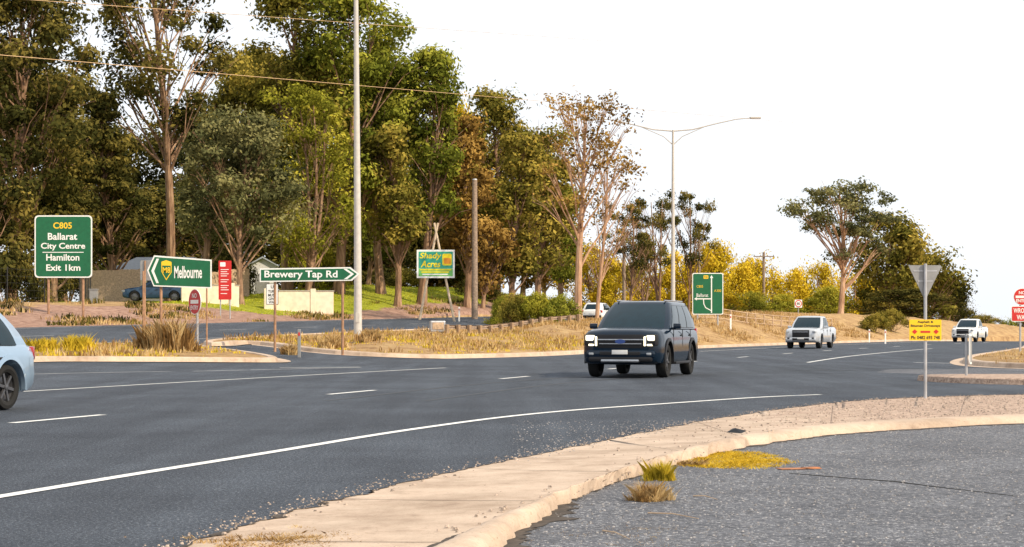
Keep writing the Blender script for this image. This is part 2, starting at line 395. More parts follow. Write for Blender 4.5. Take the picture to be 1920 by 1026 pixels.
prof=[(0,.0),(.11,.0),(.115,.045),(.15,.075),(.22,.095),(.35,.105),(.6,.105),(.78,.095),(.90,.07),(.97,.03),(1.0,-.01)]
vs=np.concatenate([np.c_[B2*(1-t)+B3*t,np.full(n,h)] for t,h in prof])
fs=[(j*n+i,j*n+i+1,(j+1)*n+i+1,(j+1)*n+i) for j in range(len(prof)-1) for i in range(n-1)]
o=mk('roadside_kerb',vs,[f[::-1] for f in fs],CONC,smooth=True); o['kind']='structure'
def strip(name,Pa,Pb,za,zb_,mat):
    vs=np.concatenate([np.c_[Pa,np.full(n,za)],np.c_[Pb,np.full(n,zb_)]]); o=mk(name,vs,[(i+n,i+n+1,i+1,i) for i in range(n-1)],mat); o['kind']='structure'
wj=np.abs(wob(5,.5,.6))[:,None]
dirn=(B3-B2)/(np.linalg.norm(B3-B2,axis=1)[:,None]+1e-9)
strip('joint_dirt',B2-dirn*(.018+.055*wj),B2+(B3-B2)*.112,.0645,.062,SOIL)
strip('edge_dirt_shade',B3-dirn*.02,B3+dirn*(.03+.20*np.abs(wob(6,.8,1.0))[:,None]),.018,.016,SOIL)  # dark strip paints soil plus the kerb's shadow edge; next strip is dirt only
strip('edge_dirt_shade',A1-dirn*(.0+.10*np.abs(wob(8,.8,.8))[:,None]),A1+dirn*(.01+.05*np.abs(wob(9,.8,.8))[:,None]),.0035,.0155,SOIL)
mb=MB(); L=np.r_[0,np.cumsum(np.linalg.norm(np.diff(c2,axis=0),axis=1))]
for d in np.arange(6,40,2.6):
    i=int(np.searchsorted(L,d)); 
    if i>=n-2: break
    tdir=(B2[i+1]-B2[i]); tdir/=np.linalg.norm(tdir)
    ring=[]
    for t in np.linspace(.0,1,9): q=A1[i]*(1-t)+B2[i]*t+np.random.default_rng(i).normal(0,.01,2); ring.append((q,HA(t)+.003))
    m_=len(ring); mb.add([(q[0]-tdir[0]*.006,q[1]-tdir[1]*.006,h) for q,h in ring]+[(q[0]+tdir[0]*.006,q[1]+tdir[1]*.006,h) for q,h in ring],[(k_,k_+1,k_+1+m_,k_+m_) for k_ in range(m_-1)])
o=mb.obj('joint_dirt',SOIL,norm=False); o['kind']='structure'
o=mk('gravel_lot',[(x,y,.012) for x,y in B3]+[(60,28.2,.012),(60,-6,.012),(-3,-6,.012)],[list(range(n))+[n,n+1,n+2]],LOT); o['kind']='structure'
il=resample(chaikin([(8.9,42.3),(9.1,39.8),(10.2,38.2),(14,36.6),(24,35.5),(26,39),(16,41.6)],2),.5,True)
ar=.5*np.sum(il[:,0]*np.roll(il[:,1],-1)-np.roll(il[:,0],-1)*il[:,1]); il=il if ar>0 else il[::-1]
Nn=normals_in(il); n2=len(il); vs=[]
for oo,h in ((0,.0),(.03,.11),(.08,.13),(.45,.135)): vs+=[(p[0]+q[0]*oo,p[1]+q[1]*oo,h) for p,q in zip(il,Nn)]
fs=[(j*n2+i,j*n2+(i+1)%n2,(j+1)*n2+(i+1)%n2,(j+1)*n2+i) for j in range(3) for i in range(n2)]+[tuple(range(3*n2,4*n2))]
o=mk('traffic_island',vs,fs,APR); o['kind']='structure'
STN=plain('stone',(.34,.27,.22),.9,var=.75,scale=30)
mb=MB()
def stone(x,y,z,s):
    a=[Vector((random.uniform(.6,1)*s*math.cos(t),random.uniform(.6,1)*s*math.sin(t),0)) for t in (0,1.3,2.5,3.8,5)]
    b=[v*.6+Vector((0,0,s*.6)) for v in a]; mb.add([v+Vector((x,y,z)) for v in a+b],[(5,6,7,8,9)]+[(i,(i+1)%5,(i+1)%5+5,i+5) for i in range(5)])
for _ in range(9500):
    i=random.randrange(60,n-50); t=random.random(); q=A1[i]*(1-t)+B2[i]*t
    if q[0]>random.gauss(4.0,1.6) or (t>.93 and random.random()<.35) or (t<.05 and random.random()<.5): stone(q[0]+random.uniform(-.15,.15),q[1]+random.uniform(-.3,.3),HA(t),random.uniform(.006,.024))
for _ in range(1600):
    i=random.randrange(60,n-50); q=A1[i]; stone(q[0]-abs(random.gauss(0,.12)),q[1]+abs(random.gauss(0,.28)),0,random.uniform(.004,.012))
o=mb.obj('loose_stones',STN,norm=False); o['kind']='stuff'; o['label']='small loose stones scattered over the concrete'; o['category']='gravel'
mb=MB()
for _ in range(11000):
    stone(random.uniform(0,10),8.5+15*random.random()**1.2,.012,random.uniform(.004,.012))
o=mb.obj('loose_stones',plain('grey_stone',(.24,.23,.23),.9,var=.7,scale=30),norm=False); o['kind']='stuff'; o['label']='small grey stones scattered over the gravel lot'; o['category']='gravel'
X,Y=g0(1380,818,.06); o=mk('broken_plastic_piece',[(X-.10,Y,.10),(X+.02,Y-.28,.105),(X+.08,Y-.25,.13),(X-.03,Y+.03,.14),(X-.02,Y-.1,.15)],[(0,1,4),(1,2,4),(2,3,4),(3,0,4)],BLACKP); top(o,'black broken plastic strip lying on the kerb','debris')
X,Y=g0(1498,878,.02); mb=MB(); mb.box((X,Y,.018),(.36,.12,.006),Matrix.Rotation(.25,3,'Z')); mb.box((X+.1,Y+.02,.024),(.15,.08,.006),Matrix.Rotation(.6,3,'Z')); top(mb.obj('rusty_plate',plain('rust_orange',(.36,.15,.07),.9,var=.4,scale=12),bevel=.002),'flat rusty metal scrap lying on gravel','debris')
mb=MB(); L=[g0(1480,888,.012),g0(1540,893,.012),g0(1600,898,.012),g0(1680,904,.012),g0(1750,913,.012),g0(1900,930,.012)]; mb.tube([(x,y,.013) for x,y in L],[.003,.006,.005,.007,.005,.003],6); top(mb.obj('old_cable',plain('dark_tar',(.03,.028,.026),.8)),'thin dark strip of old cable lying across gravel','debris')
for (a,b) in (((1300,930),(1345,936)),((1130,995),(1180,1010)),((1215,962),(1310,972))):
    p,q=g0(*a,.02),g0(*b,.02); mb=MB(); mb.tube([(p[0],p[1],.02),((p[0]+q[0])/2,(p[1]+q[1])/2+.02,.03),(q[0],q[1],.018)],[.005,.004,.002],5); top(mb.obj('dry_twig',TIMBL),'short dry twig lying on the gravel','twig')
# ---------------------------------------------------------------- foliage mesh builders
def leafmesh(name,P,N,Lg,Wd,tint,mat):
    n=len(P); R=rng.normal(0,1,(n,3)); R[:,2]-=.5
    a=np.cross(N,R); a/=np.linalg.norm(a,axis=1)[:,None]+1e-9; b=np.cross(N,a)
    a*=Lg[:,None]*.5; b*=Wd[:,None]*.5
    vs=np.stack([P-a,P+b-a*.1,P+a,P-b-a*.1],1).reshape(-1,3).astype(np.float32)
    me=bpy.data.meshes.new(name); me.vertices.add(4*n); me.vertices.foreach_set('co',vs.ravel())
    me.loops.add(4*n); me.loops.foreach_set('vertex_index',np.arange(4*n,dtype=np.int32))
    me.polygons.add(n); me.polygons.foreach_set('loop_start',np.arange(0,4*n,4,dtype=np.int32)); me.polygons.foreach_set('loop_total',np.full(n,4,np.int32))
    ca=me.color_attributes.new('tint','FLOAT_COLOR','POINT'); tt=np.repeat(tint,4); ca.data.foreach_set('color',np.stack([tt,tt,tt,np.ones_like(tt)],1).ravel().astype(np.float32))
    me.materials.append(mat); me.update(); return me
RF={'dome':lambda t:np.sin(np.pi*(.14+.76*t))**.7,'umb':lambda t:.35+.65*np.sin(np.pi*(.05+.8*t)),'col':lambda t:np.sin(np.pi*(.18+.74*t))**.45,'cone':lambda t:(1-t)**.8*.95+.05,'bush':lambda t:np.sqrt(np.clip(1-t*t,0,1))}
def gentree(seed,H,cw,cb,nc,cr,nl_,ls,shape,tr=.30,lean=0,limbs=45,multi=1,flat=.75,wisp=.28,sub=2):
    rs_=np.random.default_rng(seed); random.seed(seed); mb=MB()
    ph=rs_.uniform(0,6,4)
    def tp(t,m=0): 
        a=2*math.pi*m/max(1,multi)+ph[3]; sp=(0 if multi==1 else .13*cw)*t
        return Vector((H*.03*math.sin(3*t+ph[0])-H*.03*math.sin(ph[0])+lean*t+sp*math.cos(a),H*.025*math.sin(2.6*t+ph[1])-H*.025*math.sin(ph[1])+sp*math.sin(a),H*t*.93-.3))
    for m in range(multi):
        ts=np.linspace(0,1,12); mb.tube([tp(t,m) for t in ts],[tr*(1.35 if t==0 else 1)*(1-.85*t)+.02 for t in ts],8)
    t=rs_.uniform(0,1,nc)**.85; 
    if shape=='umb': t=rs_.uniform(0,1,nc)**.6
    rad=RF[shape](t)*(cw/2-cr*.35)*np.sqrt(rs_.uniform(.12,1,nc)); an=rs_.uniform(0,2*np.pi,nc)
    lob=1+.24*np.sin(2*an+ph[2])+.18*np.sin(3*an+ph[1]+4*t)
    C=np.stack([rad*lob*np.cos(an),rad*lob*np.sin(an),H*cb+(H*(1-cb)-cr*.6)*t],1)
    for i in range(nc):
        ax=tp(C[i,2]/H); C[i,0]+=ax.x; C[i,1]+=ax.y
    for i in range(min(limbs,nc)):
        c=Vector(C[i]); m=i%multi; hd=math.hypot(c.x,c.y)
        z0=max(H*cb*.55,c.z-hd*random.uniform(.7,1.4)-.5); q=tp(min(.97,max(0.05,z0/H)),m)
        r0=max(.035,tr*.5*(1-.7*z0/H)); mid=(q+c)*.5+Vector((random.uniform(-.5,.5),random.uniform(-.5,.5),random.uniform(-.6,.2)))*(hd*.15)
        m2=(mid+c)*.5+Vector((0,0,hd*.05)); mb.tube([q,(q+mid)*.5+Vector((random.uniform(-.1,.1)*hd*.4,0,0)),mid,m2,c],[r0,r0*.75,r0*.55,r0*.4,r0*.15],5,False)
        for _ in range(sub):
            e=c+Vector((random.gauss(0,1),random.gauss(0,1),random.gauss(0,.7)))*cr*.6; mb.tube([mid,(m2+e)*.5,e],[r0*.35,r0*.22,.012],4,False)
    trunk=mb.obj('trunk_proto',BARK,norm=False,smooth=True); tm=trunk.data; bpy.data.objects.remove(trunk)
    per=np.maximum(15,(nl_*rs_.uniform(.6,1.4,nc)).astype(int)); idx=np.repeat(np.arange(nc),per); n=len(idx)
    crs=cr*rs_.uniform(.6,1.35,nc)
    d=rs_.normal(0,1,(n,3)); d/=np.linalg.norm(d,axis=1)[:,None]; rr=rs_.uniform(0,1,n)**.30
    lobe=1+.28*np.sin(d[:,0]*5+idx)*np.sin(d[:,2]*5+idx*1.7)
    sb=rs_.normal(0,wisp,(nc,7,3)); off=sb[idx,rs_.integers(0,7,n)]
    P=C[idx]+(d*(rr*lobe)[:,None]*.85+off)*crs[idx][:,None]*np.array([1,1,flat])
    Nn=d*1.35+rs_.normal(0,.38,(n,3))+np.array([0,0,.2]); Nn/=np.linalg.norm(Nn,axis=1)[:,None]
    ct=rs_.uniform(0,1,nc); tint=np.clip(ct[idx]*.45+rs_.uniform(0,1,n)*.25+.3*rr*(.5+.5*d[:,2])+.02,0,1)  # upper, outer leaves of each clump tinted lighter: shading painted into the colour
    L=ls*rs_.uniform(.6,1.4,n)
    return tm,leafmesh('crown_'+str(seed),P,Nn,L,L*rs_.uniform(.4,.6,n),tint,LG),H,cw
T={}
T['tallB']=gentree(12,25,12,.18,100,1.9,210,.46,'col',.36)
T['roundA']=gentree(14,15,11,.16,75,1.7,200,.42,'dome',.28)
T['gumA']=gentree(18,12,9,.42,30,.95,170,.28,'umb',.22,flat=.55)
T['gumB']=gentree(19,12,8,.38,28,.9,160,.28,'umb',.20,multi=2,flat=.55)
T['wattleA']=gentree(20,7,8,.05,60,1.15,190,.28,'dome',.14)
T['wattleB']=gentree(21,7,7,.05,55,1.15,180,.28,'col',.14,multi=2)
T['bush']=gentree(22,2.2,4.5,.0,60,.55,190,.15,'bush',.05,limbs=12)
seedc=[100]
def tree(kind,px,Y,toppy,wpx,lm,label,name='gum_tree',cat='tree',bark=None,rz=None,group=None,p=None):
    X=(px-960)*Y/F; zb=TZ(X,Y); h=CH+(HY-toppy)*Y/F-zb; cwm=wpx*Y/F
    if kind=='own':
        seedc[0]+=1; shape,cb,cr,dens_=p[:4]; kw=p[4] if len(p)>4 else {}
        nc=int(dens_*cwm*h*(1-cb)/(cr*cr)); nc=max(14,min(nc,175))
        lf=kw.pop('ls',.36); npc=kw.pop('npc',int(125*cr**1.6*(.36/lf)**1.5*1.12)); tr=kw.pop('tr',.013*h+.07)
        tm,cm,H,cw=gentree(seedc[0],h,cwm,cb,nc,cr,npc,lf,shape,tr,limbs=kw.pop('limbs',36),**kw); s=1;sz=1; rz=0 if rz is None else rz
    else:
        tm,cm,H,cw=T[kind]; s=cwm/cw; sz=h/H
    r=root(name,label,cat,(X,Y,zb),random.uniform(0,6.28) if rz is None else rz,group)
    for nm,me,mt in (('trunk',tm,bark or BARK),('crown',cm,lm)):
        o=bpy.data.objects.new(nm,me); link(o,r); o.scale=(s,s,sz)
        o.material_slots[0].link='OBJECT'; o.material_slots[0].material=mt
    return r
random.seed(3)
G1='tall eucalypts beside the highway'
t=tree
for a,p in [
 (('own',20,124,-60,330,LD,'tall dark eucalypt with drooping brownish crown'),('dome',.22,1.7,1.25)),
 (('own',318,132,-90,300,LD,'very tall open eucalypt with bare dark twin trunks'),('umb',.42,1.35,.55,dict(multi=2,limbs=44,tr=.34))),
 (('own',215,130,165,150,LD,'dense dark conifer beside the paling fence'),('cone',.22,.95,1.4,dict(flat=.45,ls=.30))),
 (('own',100,128,210,150,LD,'dense dark conifer behind the green road sign'),('cone',.16,1.0,1.4,dict(flat=.45,ls=.30))),
 (('own',452,122,190,200,LGR,'rounded grey-green eucalypt with slim orange trunk'),('dome',.33,1.0,1.2,dict(ls=.28,wisp=.35,limbs=40,tr=.20))),
 (('own',575,130,165,200,LL,'fine-leaved lime green tree with many stems'),('dome',.25,.85,.60,dict(ls=.26,wisp=.5,multi=3,limbs=50,tr=.14))),
 (('own',540,140,-60,230,LO,'tall olive eucalypt with broad upper crown'),('dome',.30,1.6,1.25)),
 (('own',635,138,-40,230,LG,'tall bright green eucalypt with full rounded crown'),('col',.28,1.5,1.25)),
 (('own',715,142,50,160,LG,'bright green eucalypt with leafy rounded crown'),('col',.28,1.4,1.25)),
 (('own',790,140,75,120,LG,'tall green eucalypt with orange trunk at edge of the wood'),('col',.30,1.2,1.2)),
 (('own',745,136,230,110,LO,'slender olive eucalypt in front of the wood'),('col',.3,1.0,1.1)),
 (('own',875,146,215,110,LB,'eucalypt with orange brown leaves'),('col',.28,1.1,1.2)),
 (('own',930,160,168,130,LO,'round topped olive eucalypt at the edge of the wood'),('dome',.35,1.5,1.3)),
 (('own',960,150,250,115,LO,'bushy eucalypt with olive and brown leaves'),('col',.25,1.3,1.25)),
 (('own',1010,158,222,130,LO,'olive eucalypt with rounded crown above a bank'),('dome',.3,1.4,1.25)),
 (('own',1050,166,285,95,LG,'green eucalypt at the end of the wood'),('dome',.25,1.2,1.2)),
 (('own',905,148,400,110,LB,'low brown eucalypt under the taller trees'),('dome',.25,1.0,.9)),
 (('own',690,150,330,120,LG,'green eucalypt under the taller trees'),('dome',.25,1.2,1.0)),
 (('own',-20,112,330,160,LD,'dark spreading eucalypt beside a wire fence'),('dome',.15,1.2,1.2)),
 (('own',380,140,150,110,LGR,'slim grey green eucalypt in the wood'),('col',.25,1.2,1.0)),
 (('own',1665,200,398,170,LO,'large leafy gum in the roadside belt'),('dome',.15,1.6,1.2,dict(ls=.45))),
 (('own',1722,212,452,140,LO,'large leafy gum in the roadside belt'),('dome',.12,1.5,1.2,dict(ls=.45))),
 (('own',1772,224,508,120,LD,'leafy dark gum in the roadside belt'),('dome',.1,1.4,1.2,dict(ls=.45))),
 ]: t(*a,group=G1 if a[1]<1200 else 'roadside tree belt',p=p)
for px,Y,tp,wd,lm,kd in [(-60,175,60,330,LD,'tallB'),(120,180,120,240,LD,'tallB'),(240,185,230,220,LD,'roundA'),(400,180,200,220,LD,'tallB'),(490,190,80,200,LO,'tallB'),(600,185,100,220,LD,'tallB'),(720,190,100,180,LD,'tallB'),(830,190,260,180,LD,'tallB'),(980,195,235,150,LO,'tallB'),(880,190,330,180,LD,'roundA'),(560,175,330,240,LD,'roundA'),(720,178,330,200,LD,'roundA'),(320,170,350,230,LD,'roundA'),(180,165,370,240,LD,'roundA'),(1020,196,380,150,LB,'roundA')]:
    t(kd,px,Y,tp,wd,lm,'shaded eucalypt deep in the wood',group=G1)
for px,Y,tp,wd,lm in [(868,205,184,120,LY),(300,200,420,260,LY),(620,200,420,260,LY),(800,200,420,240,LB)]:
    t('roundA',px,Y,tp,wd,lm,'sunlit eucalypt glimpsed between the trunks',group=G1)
t('own',1085,118,168,210,LB,'tall sparse gum with pinkish trunk and thin crown',bark=BARKP,p=('umb',.42,.62,.36,dict(ls=.24,npc=52,limbs=26,tr=.25,lean=-.5,wisp=.7,sub=4)))
t('own',1118,126,265,140,LB,'sparse gum with bare pale branches',bark=BARKP,p=('dome',.35,.55,.30,dict(ls=.22,npc=22,limbs=26,tr=.13,wisp=.7,sub=4)))
for a in [('gumA',1180,160,375,120,LD),('gumB',1235,165,355,115,LD),('gumA',1290,170,350,110,LD),('gumB',1205,185,430,100,LO)]: t(*a,'small dark gum with open umbrella crown',group='gums on the median')
t('own',1575,185,336,200,LGR,'tall pale trunked gum with layered open crown',bark=BARKP,p=('umb',.42,1.05,.65,dict(flat=.5,limbs=34,tr=.30,ls=.32,wisp=.5)))
t('roundA',1680,190,540,150,LD,'dense green tree in the roadside belt',group='roadside tree belt'); t('roundA',1795,235,548,80,LD,'dense green tree in the roadside belt',group='roadside tree belt')
for i,(px,Y,tp,wd,lm) in enumerate([(1115,175,450,120,LY),(1150,190,480,110,LY),(1310,205,450,120,LY),(1265,200,470,110,LY),(1345,215,470,110,LY),(1390,215,490,110,LY),(1440,225,480,120,LY),(1490,230,500,110,LY),(1530,235,490,100,LY),(1550,200,535,110,LL),(1600,225,510,120,LY),(1640,230,520,100,LO),(1340,190,530,90,LY),(1410,195,545,90,LL),(1210,210,490,110,LY),(1460,200,550,90,LL)]):
    t('wattleA' if i%2 else 'wattleB',px,Y,tp,wd,lm,'round golden wattle tree on the roadside' if lm is LY else 'olive green shrubby tree on the roadside',name='wattle_tree',group='wattles along the road')
for px,Y,tp,wd,lm in [(1850,210,590,60,LO),(1880,230,598,50,LG),(1915,240,600,60,LD),(1835,260,592,70,LO),(1950,230,590,70,LD),(1815,250,575,60,LD)]:
    t('wattleB',px,Y,tp,wd,lm,'small dark green tree beyond the crest',name='small_tree',group='distant trees')
for px,Y,tp,wd,lm,lb in [(590,139,432,115,LL,'large rounded yellow-green bush'),(968,116,552,84,LO,'low spreading green shrub on the bank'),(1010,115,549,90,LL,'low spreading green shrub on the bank'),(1050,115,553,80,LG,'low spreading green shrub on the bank'),(940,122,556,60,LL,'low spreading green shrub on the bank'),(30,112,470,120,LD,'dark shrub beside the wire fence'),(1640,150,588,60,LO,'low shrub on the verge'),(1670,155,580,70,LO,'low shrub on the verge'),(130,160,490,120,LD,'dark shrub behind the fence'),(700,158,505,80,LD,'dark shrub under the trees'),(760,164,505,90,LO,'dark shrub under the trees'),(900,158,515,90,LD,'dark shrub under the trees'),(430,150,460,100,LD,'dark shrub under the trees')]:
    t('bush',px,Y,tp,wd,lm,lb,name='shrub',cat='bush',group='roadside shrubs')
# ---------------------------------------------------------------- grass
def blades(name,C,hmin,hmax,per,spread,mat,bw=.02,z=None,lean=(.1,.6)):
    n=len(C)*per; idx=np.repeat(np.arange(len(C)),per)
    if z is None: z=terrain(C)[0]
    hs=rng.uniform(hmin,hmax,len(C)); h=hs[idx]*rng.uniform(.4,1.1,n)
    b=np.c_[C[idx]+rng.normal(0,spread,(n,2)),z[idx]-.02]; an=rng.uniform(0,2*np.pi,n); ln=rng.uniform(lean[0],lean[1],n)*h
    tip=b+np.c_[np.cos(an)*ln,np.sin(an)*ln,h]; mid=b+np.c_[np.cos(an)*ln*.3,np.sin(an)*ln*.3,h*.6]
    a2=rng.uniform(0,np.pi,n); sd_=np.c_[np.cos(a2),np.sin(a2),0*a2]*bw
    vs=np.stack([b-sd_,b+sd_,mid+sd_*.7,tip,mid-sd_*.7],1).reshape(-1,3)
    me=bpy.data.meshes.new(name); me.vertices.add(5*n); me.vertices.foreach_set('co',vs.astype(np.float32).ravel())
    me.loops.add(5*n); me.loops.foreach_set('vertex_index',np.arange(5*n,dtype=np.int32)); me.polygons.add(n)
    me.polygons.foreach_set('loop_start',np.arange(0,5*n,5,dtype=np.int32)); me.polygons.foreach_set('loop_total',np.full(n,5,np.int32))
    ti=np.repeat(np.clip(rng.uniform(0,1,len(C))[idx]*.6+rng.uniform(0,.4,n),0,1),5)
    ca=me.color_attributes.new('tint','FLOAT_COLOR','POINT'); ca.data.foreach_set('color',np.stack([ti,ti,ti,ti*0+1],1).ravel().astype(np.float32))
    me.materials.append(mat); me.update(); return link(bpy.data.objects.new(name,me))
def scatter(n,xr,yr,cond):
    out=[]
    while sum(len(o) for o in out)<n:
        P=np.c_[rng.uniform(*xr,6000),rng.uniform(*yr,6000)]; out.append(P[cond(P)])
    return np.concatenate(out)[:n]
def c_isl(P): return (inpoly(P,isl[0])|inpoly(P,isl[1]))&(np.minimum(distpoly(P,isl[0]),distpoly(P,isl[1]))>.5)&(np.sin(P[:,0]*.8+P[:,1]*.3)+np.sin(P[:,1]*.5)+rng.normal(0,.7,len(P))>-.3)
def stuff(o,l,c='grass'): o['kind']='stuff'; o['label']=l; o['category']=c
gr=scatter(4300,(-26,30),(48,150),c_isl); stuff(blades('dry_grass',gr,.05,.34,10,.18,STRAW,.022),'dry straw coloured grass on the median islands')
gr=scatter(1000,(-26,8),(50,95),c_isl); stuff(blades('green_weeds',gr,.05,.18,12,.14,LUSH,.022),'patches of yellow green weeds among dry grass')
def c_bank(P):
    u,w_=UW(P[:,0],P[:,1]); return (w_>42.8)&(w_<np.where(u>100,45.5,52)+rng.uniform(0,2,len(P)))&(np.sin(P[:,0]*.9)+np.sin(P[:,1]*.35+P[:,0]*.2)>.3)
gr=scatter(900,(-45,12),(70,175),c_bank); stuff(blades('bank_grass',gr,.06,.34,9,.22,STRAW,.03),'sparse dry grass tufts on the roadside bank')
gr=scatter(160,(-45,8),(70,150),c_bank); stuff(blades('bank_weeds',gr,.15,.40,22,.22,LD,.04),'sparse dark green weeds on the roadside bank')
def c_lawn(P):
    u,w_=UW(P[:,0],P[:,1]); return (w_>46)&(w_<60)&(u>104)
gr=scatter(3200,(-30,14),(108,185),c_lawn); stuff(blades('lawn_grass',gr,.04,.12,10,.3,LAWN,.035),'short bright green lawn on the bank')
def c_verge(P): return inpoly(P,isl[2])&(distpoly(P,isl[2])>.5)
gr=scatter(900,(14,34),(51,110),c_verge); stuff(blades('verge_grass',gr,.04,.14,10,.25,STRAW,.02),'short dry grass on the side road verge')
def clump(px,Y,hpx,wpx,mat,label,X=None,n=26,bw=.02,z=None,lean=(.1,.7)):
    X=(px-960)*Y/F; h=hpx*Y/F; wd=wpx*Y/F
    C=np.c_[X+rng.normal(0,wd*.2,n),Y+rng.normal(0,wd*.2,n)]; zz=np.full(n,TZ(X,Y) if z is None else z)
    o=blades('grass_clump',C,h*.45,h*1.0,60,wd*.07,mat,bw,zz,lean); top(o,label,'plant'); return o
clump(318,60,66,75,STRAW,'tall dry orange grass clump on the median island')
clump(285,61,54,50,STRAW,'tall dry orange grass clump on the median island')
clump(345,62,40,50,STRAW,'tall dry orange grass clump on the median island')
clump(150,58,34,60,LUSH,'flowering yellow green weed clump by the kerb')
clump(75,58,30,60,LUSH,'low green weed clump by the kerb')
clump(545,66,28,25,STRAW,'small dry grass clump beside a white post')
clump(620,71,26,60,STRAW,'dry grass at the foot of a sign')
clump(695,76,26,50,STRAW,'dry grass at the foot of the lamp pole')
clump(1238,14.4,44,60,LUSH,'yellow green weed growing in the kerb joint',bw=.0022,z=.02,lean=(.1,.8),n=34)
clump(1215,12.7,46,65,STRAW,'dry grass tuft growing at the kerb edge',bw=.0022,z=.01,lean=(.2,1.1),n=34)
clump(1290,16.0,16,70,STRAW,'low dry grass tuft by the kerb',bw=.002,z=.02,lean=(.3,1.6),n=20)
C=np.c_[rng.uniform(-.6,.6,1200),rng.uniform(-1.3,1.4,1200)]; C=C[(C[:,0]/.6)**2+(C[:,1]/1.3)**2<rng.uniform(.3,1,len(C))]
C=C+np.array([1.86,16.7]); o=blades('low_weed_mat',C,.02,.04,45,.04,YMAT,.003,np.full(len(C),.018),(.4,1.8)); top(o,'flat mat of golden yellow weeds on gravel','plant')
C=np.c_[rng.normal(-1.13,.22,300),rng.normal(10.2,.22,300)]
o=blades('low_weed_mat',C,.01,.035,30,.03,STRAW,.002,np.full(len(C),.03),(.4,1.8)); top(o,'flat patch of dry weeds on the concrete','plant')
C=np.c_[rng.normal(.62,.25,160),rng.normal(10.6,.35,160)]
o=blades('low_weed_mat',C,.01,.03,30,.03,STRAW,.002,np.full(len(C),.012),(.4,1.8)); top(o,'thin scatter of dry straw on gravel','plant')
# ---------------------------------------------------------------- signs
def textmesh(s,x0,x1,y0,y1,yoff,mat,parent,cx,k,zr,name='lettering',bold=.02,shear=0):
    c=bpy.data.curves.new('t','FONT'); c.body=s; c.size=1; c.offset=bold; c.resolution_u=3; c.shear=shear
    o=bpy.data.objects.new('t',c); COL.objects.link(o); dg=bpy.context.evaluated_depsgraph_get(); me=bpy.data.meshes.new_from_object(o.evaluated_get(dg)); bpy.data.objects.remove(o)
    n=len(me.vertices); co=np.zeros(n*3); me.vertices.foreach_get('co',co); co=co.reshape(-1,3)
    mn=co.min(0); mx=co.max(0); a=(co[:,0]-mn[0])/(mx[0]-mn[0]); b=(co[:,1]-mn[1])/(mx[1]-mn[1])
    X=(x0+a*(x1-x0)-cx)*k; Z=CH+(HY-(y1+(y0-y1)*b))*k-zr
    me.vertices.foreach_set('co',np.stack([X,np.full(n,yoff),Z],1).ravel()); me.materials.clear(); me.materials.append(mat); me.update(); me.name=name
    ob=bpy.data.objects.new(name,me); link(ob,parent); return ob
class Sign:
    def __init__(s,name,label,px,Y,rz=0,cat='road sign',zb=None,group=None):
        s.cx=px; s.k=Y/F; X=(px-960)*s.k; s.z=TZ(X,Y) if zb is None else zb; s.r=root(name,label,cat,(X,Y,s.z),rz,group)
    def L(s,x,y): return ((x-s.cx)*s.k, CH+(HY-y)*s.k-s.z)
    def poly(s,pts,y0,y1,mat,name='panel',bevel=0):
        mb=MB(); mb.prism([s.L(*p) for p in pts],y0,y1); return mb.obj(name,mat,s.r,bevel=bevel)
    def line(s,pts,wd,y0,y1,mat,name='route_line'):
        P=np.array(pts,float); t_=np.gradient(P,axis=0); t_/=np.linalg.norm(t_,axis=1)[:,None]; N=np.stack([-t_[:,1],t_[:,0]],1)*wd/2
        return s.poly([tuple(q) for q in P+N]+[tuple(q) for q in (P-N)[::-1]],y0,y1,mat,name)
    def rect(s,x0,y0,x1,y1,r,yo0,yo1,mat,name='panel'):
        a=s.L(x0,y1); b=s.L(x1,y0); mb=MB(); mb.prism(rrect(a[0],a[1],b[0],b[1],r*s.k),yo0,yo1); return mb.obj(name,mat,s.r)
    def disc(s,x,y,rx,ry,yo0,yo1,mat,name='panel'):
        return s.poly([(x+rx*math.cos(a),y+ry*math.sin(a)) for a in np.linspace(0,2*math.pi,33)[:-1]],yo0,yo1,mat,name)
    def post(s,x,ytop,rpx=1.6,mat=None,yo=.04,name='post'):
        a=s.L(x,ytop); r=rpx*s.k; mb=MB(); mb.tube([(a[0],yo+r,-.3),(a[0],yo+r,a[1])],r,10); 
        return mb.obj(name,mat or GALV,s.r,smooth=True)
    def text(s,t_,x0,x1,y0,y1,mat,yo=-.032,**kw): return textmesh(t_,x0,x1,y0,y1,yo,mat,s.r,s.cx,s.k,s.z,**kw)
s=Sign('direction_sign','large green direction sign on two brown posts beside highway',119,92)
s.rect(65,404,173,521,7,-.02,0,SWHITE,'border'); s.rect(67.5,406.5,170.5,518.5,6,-.027,-.018,SGREEN)
s.post(90,410,2.4,RUST); s.post(155,410,2.4,RUST)
s.text('C805',100,135,417,429,SYEL); s.text('Ballarat',90,145,437,450,SWHITE); s.text('City Centre',77,160,455.5,470,SWHITE)
s.text('Hamilton',87,149,476.5,489,SWHITE); s.text('Exit 1km',87,151,496,508,SWHITE); s.rect(80,472.6,157,474,.4,-.033,-.026,SWHITE,'rule')
s=Sign('direction_sign','green arrow direction sign with route shield on brown posts',300,61)
s.poly([(276,507),(289,479),(397,487),(397,541),(288,537)],-.02,0,SWHITE,'border')
s.poly([(279,507.2),(290.5,482),(394.5,489.6),(394.5,538.3),(289.5,534.6)],-.027,-.018,SGREEN)
s.poly([(284,508),(294,485),(298.5,485.5),(289,508.5),(298,531),(293.5,531)],-.033,-.026,SWHITE,'chevron')
s.poly([(303,491),(312,488),(322,491.5),(322,511),(312,526),(303,510)],-.033,-.026,SYEL,'route_shield')
s.poly([(304.6,498),(320.4,498.4),(320.4,510.5),(312,523),(304.6,509.6)],-.036,-.030,SGREEN,'shield_field')
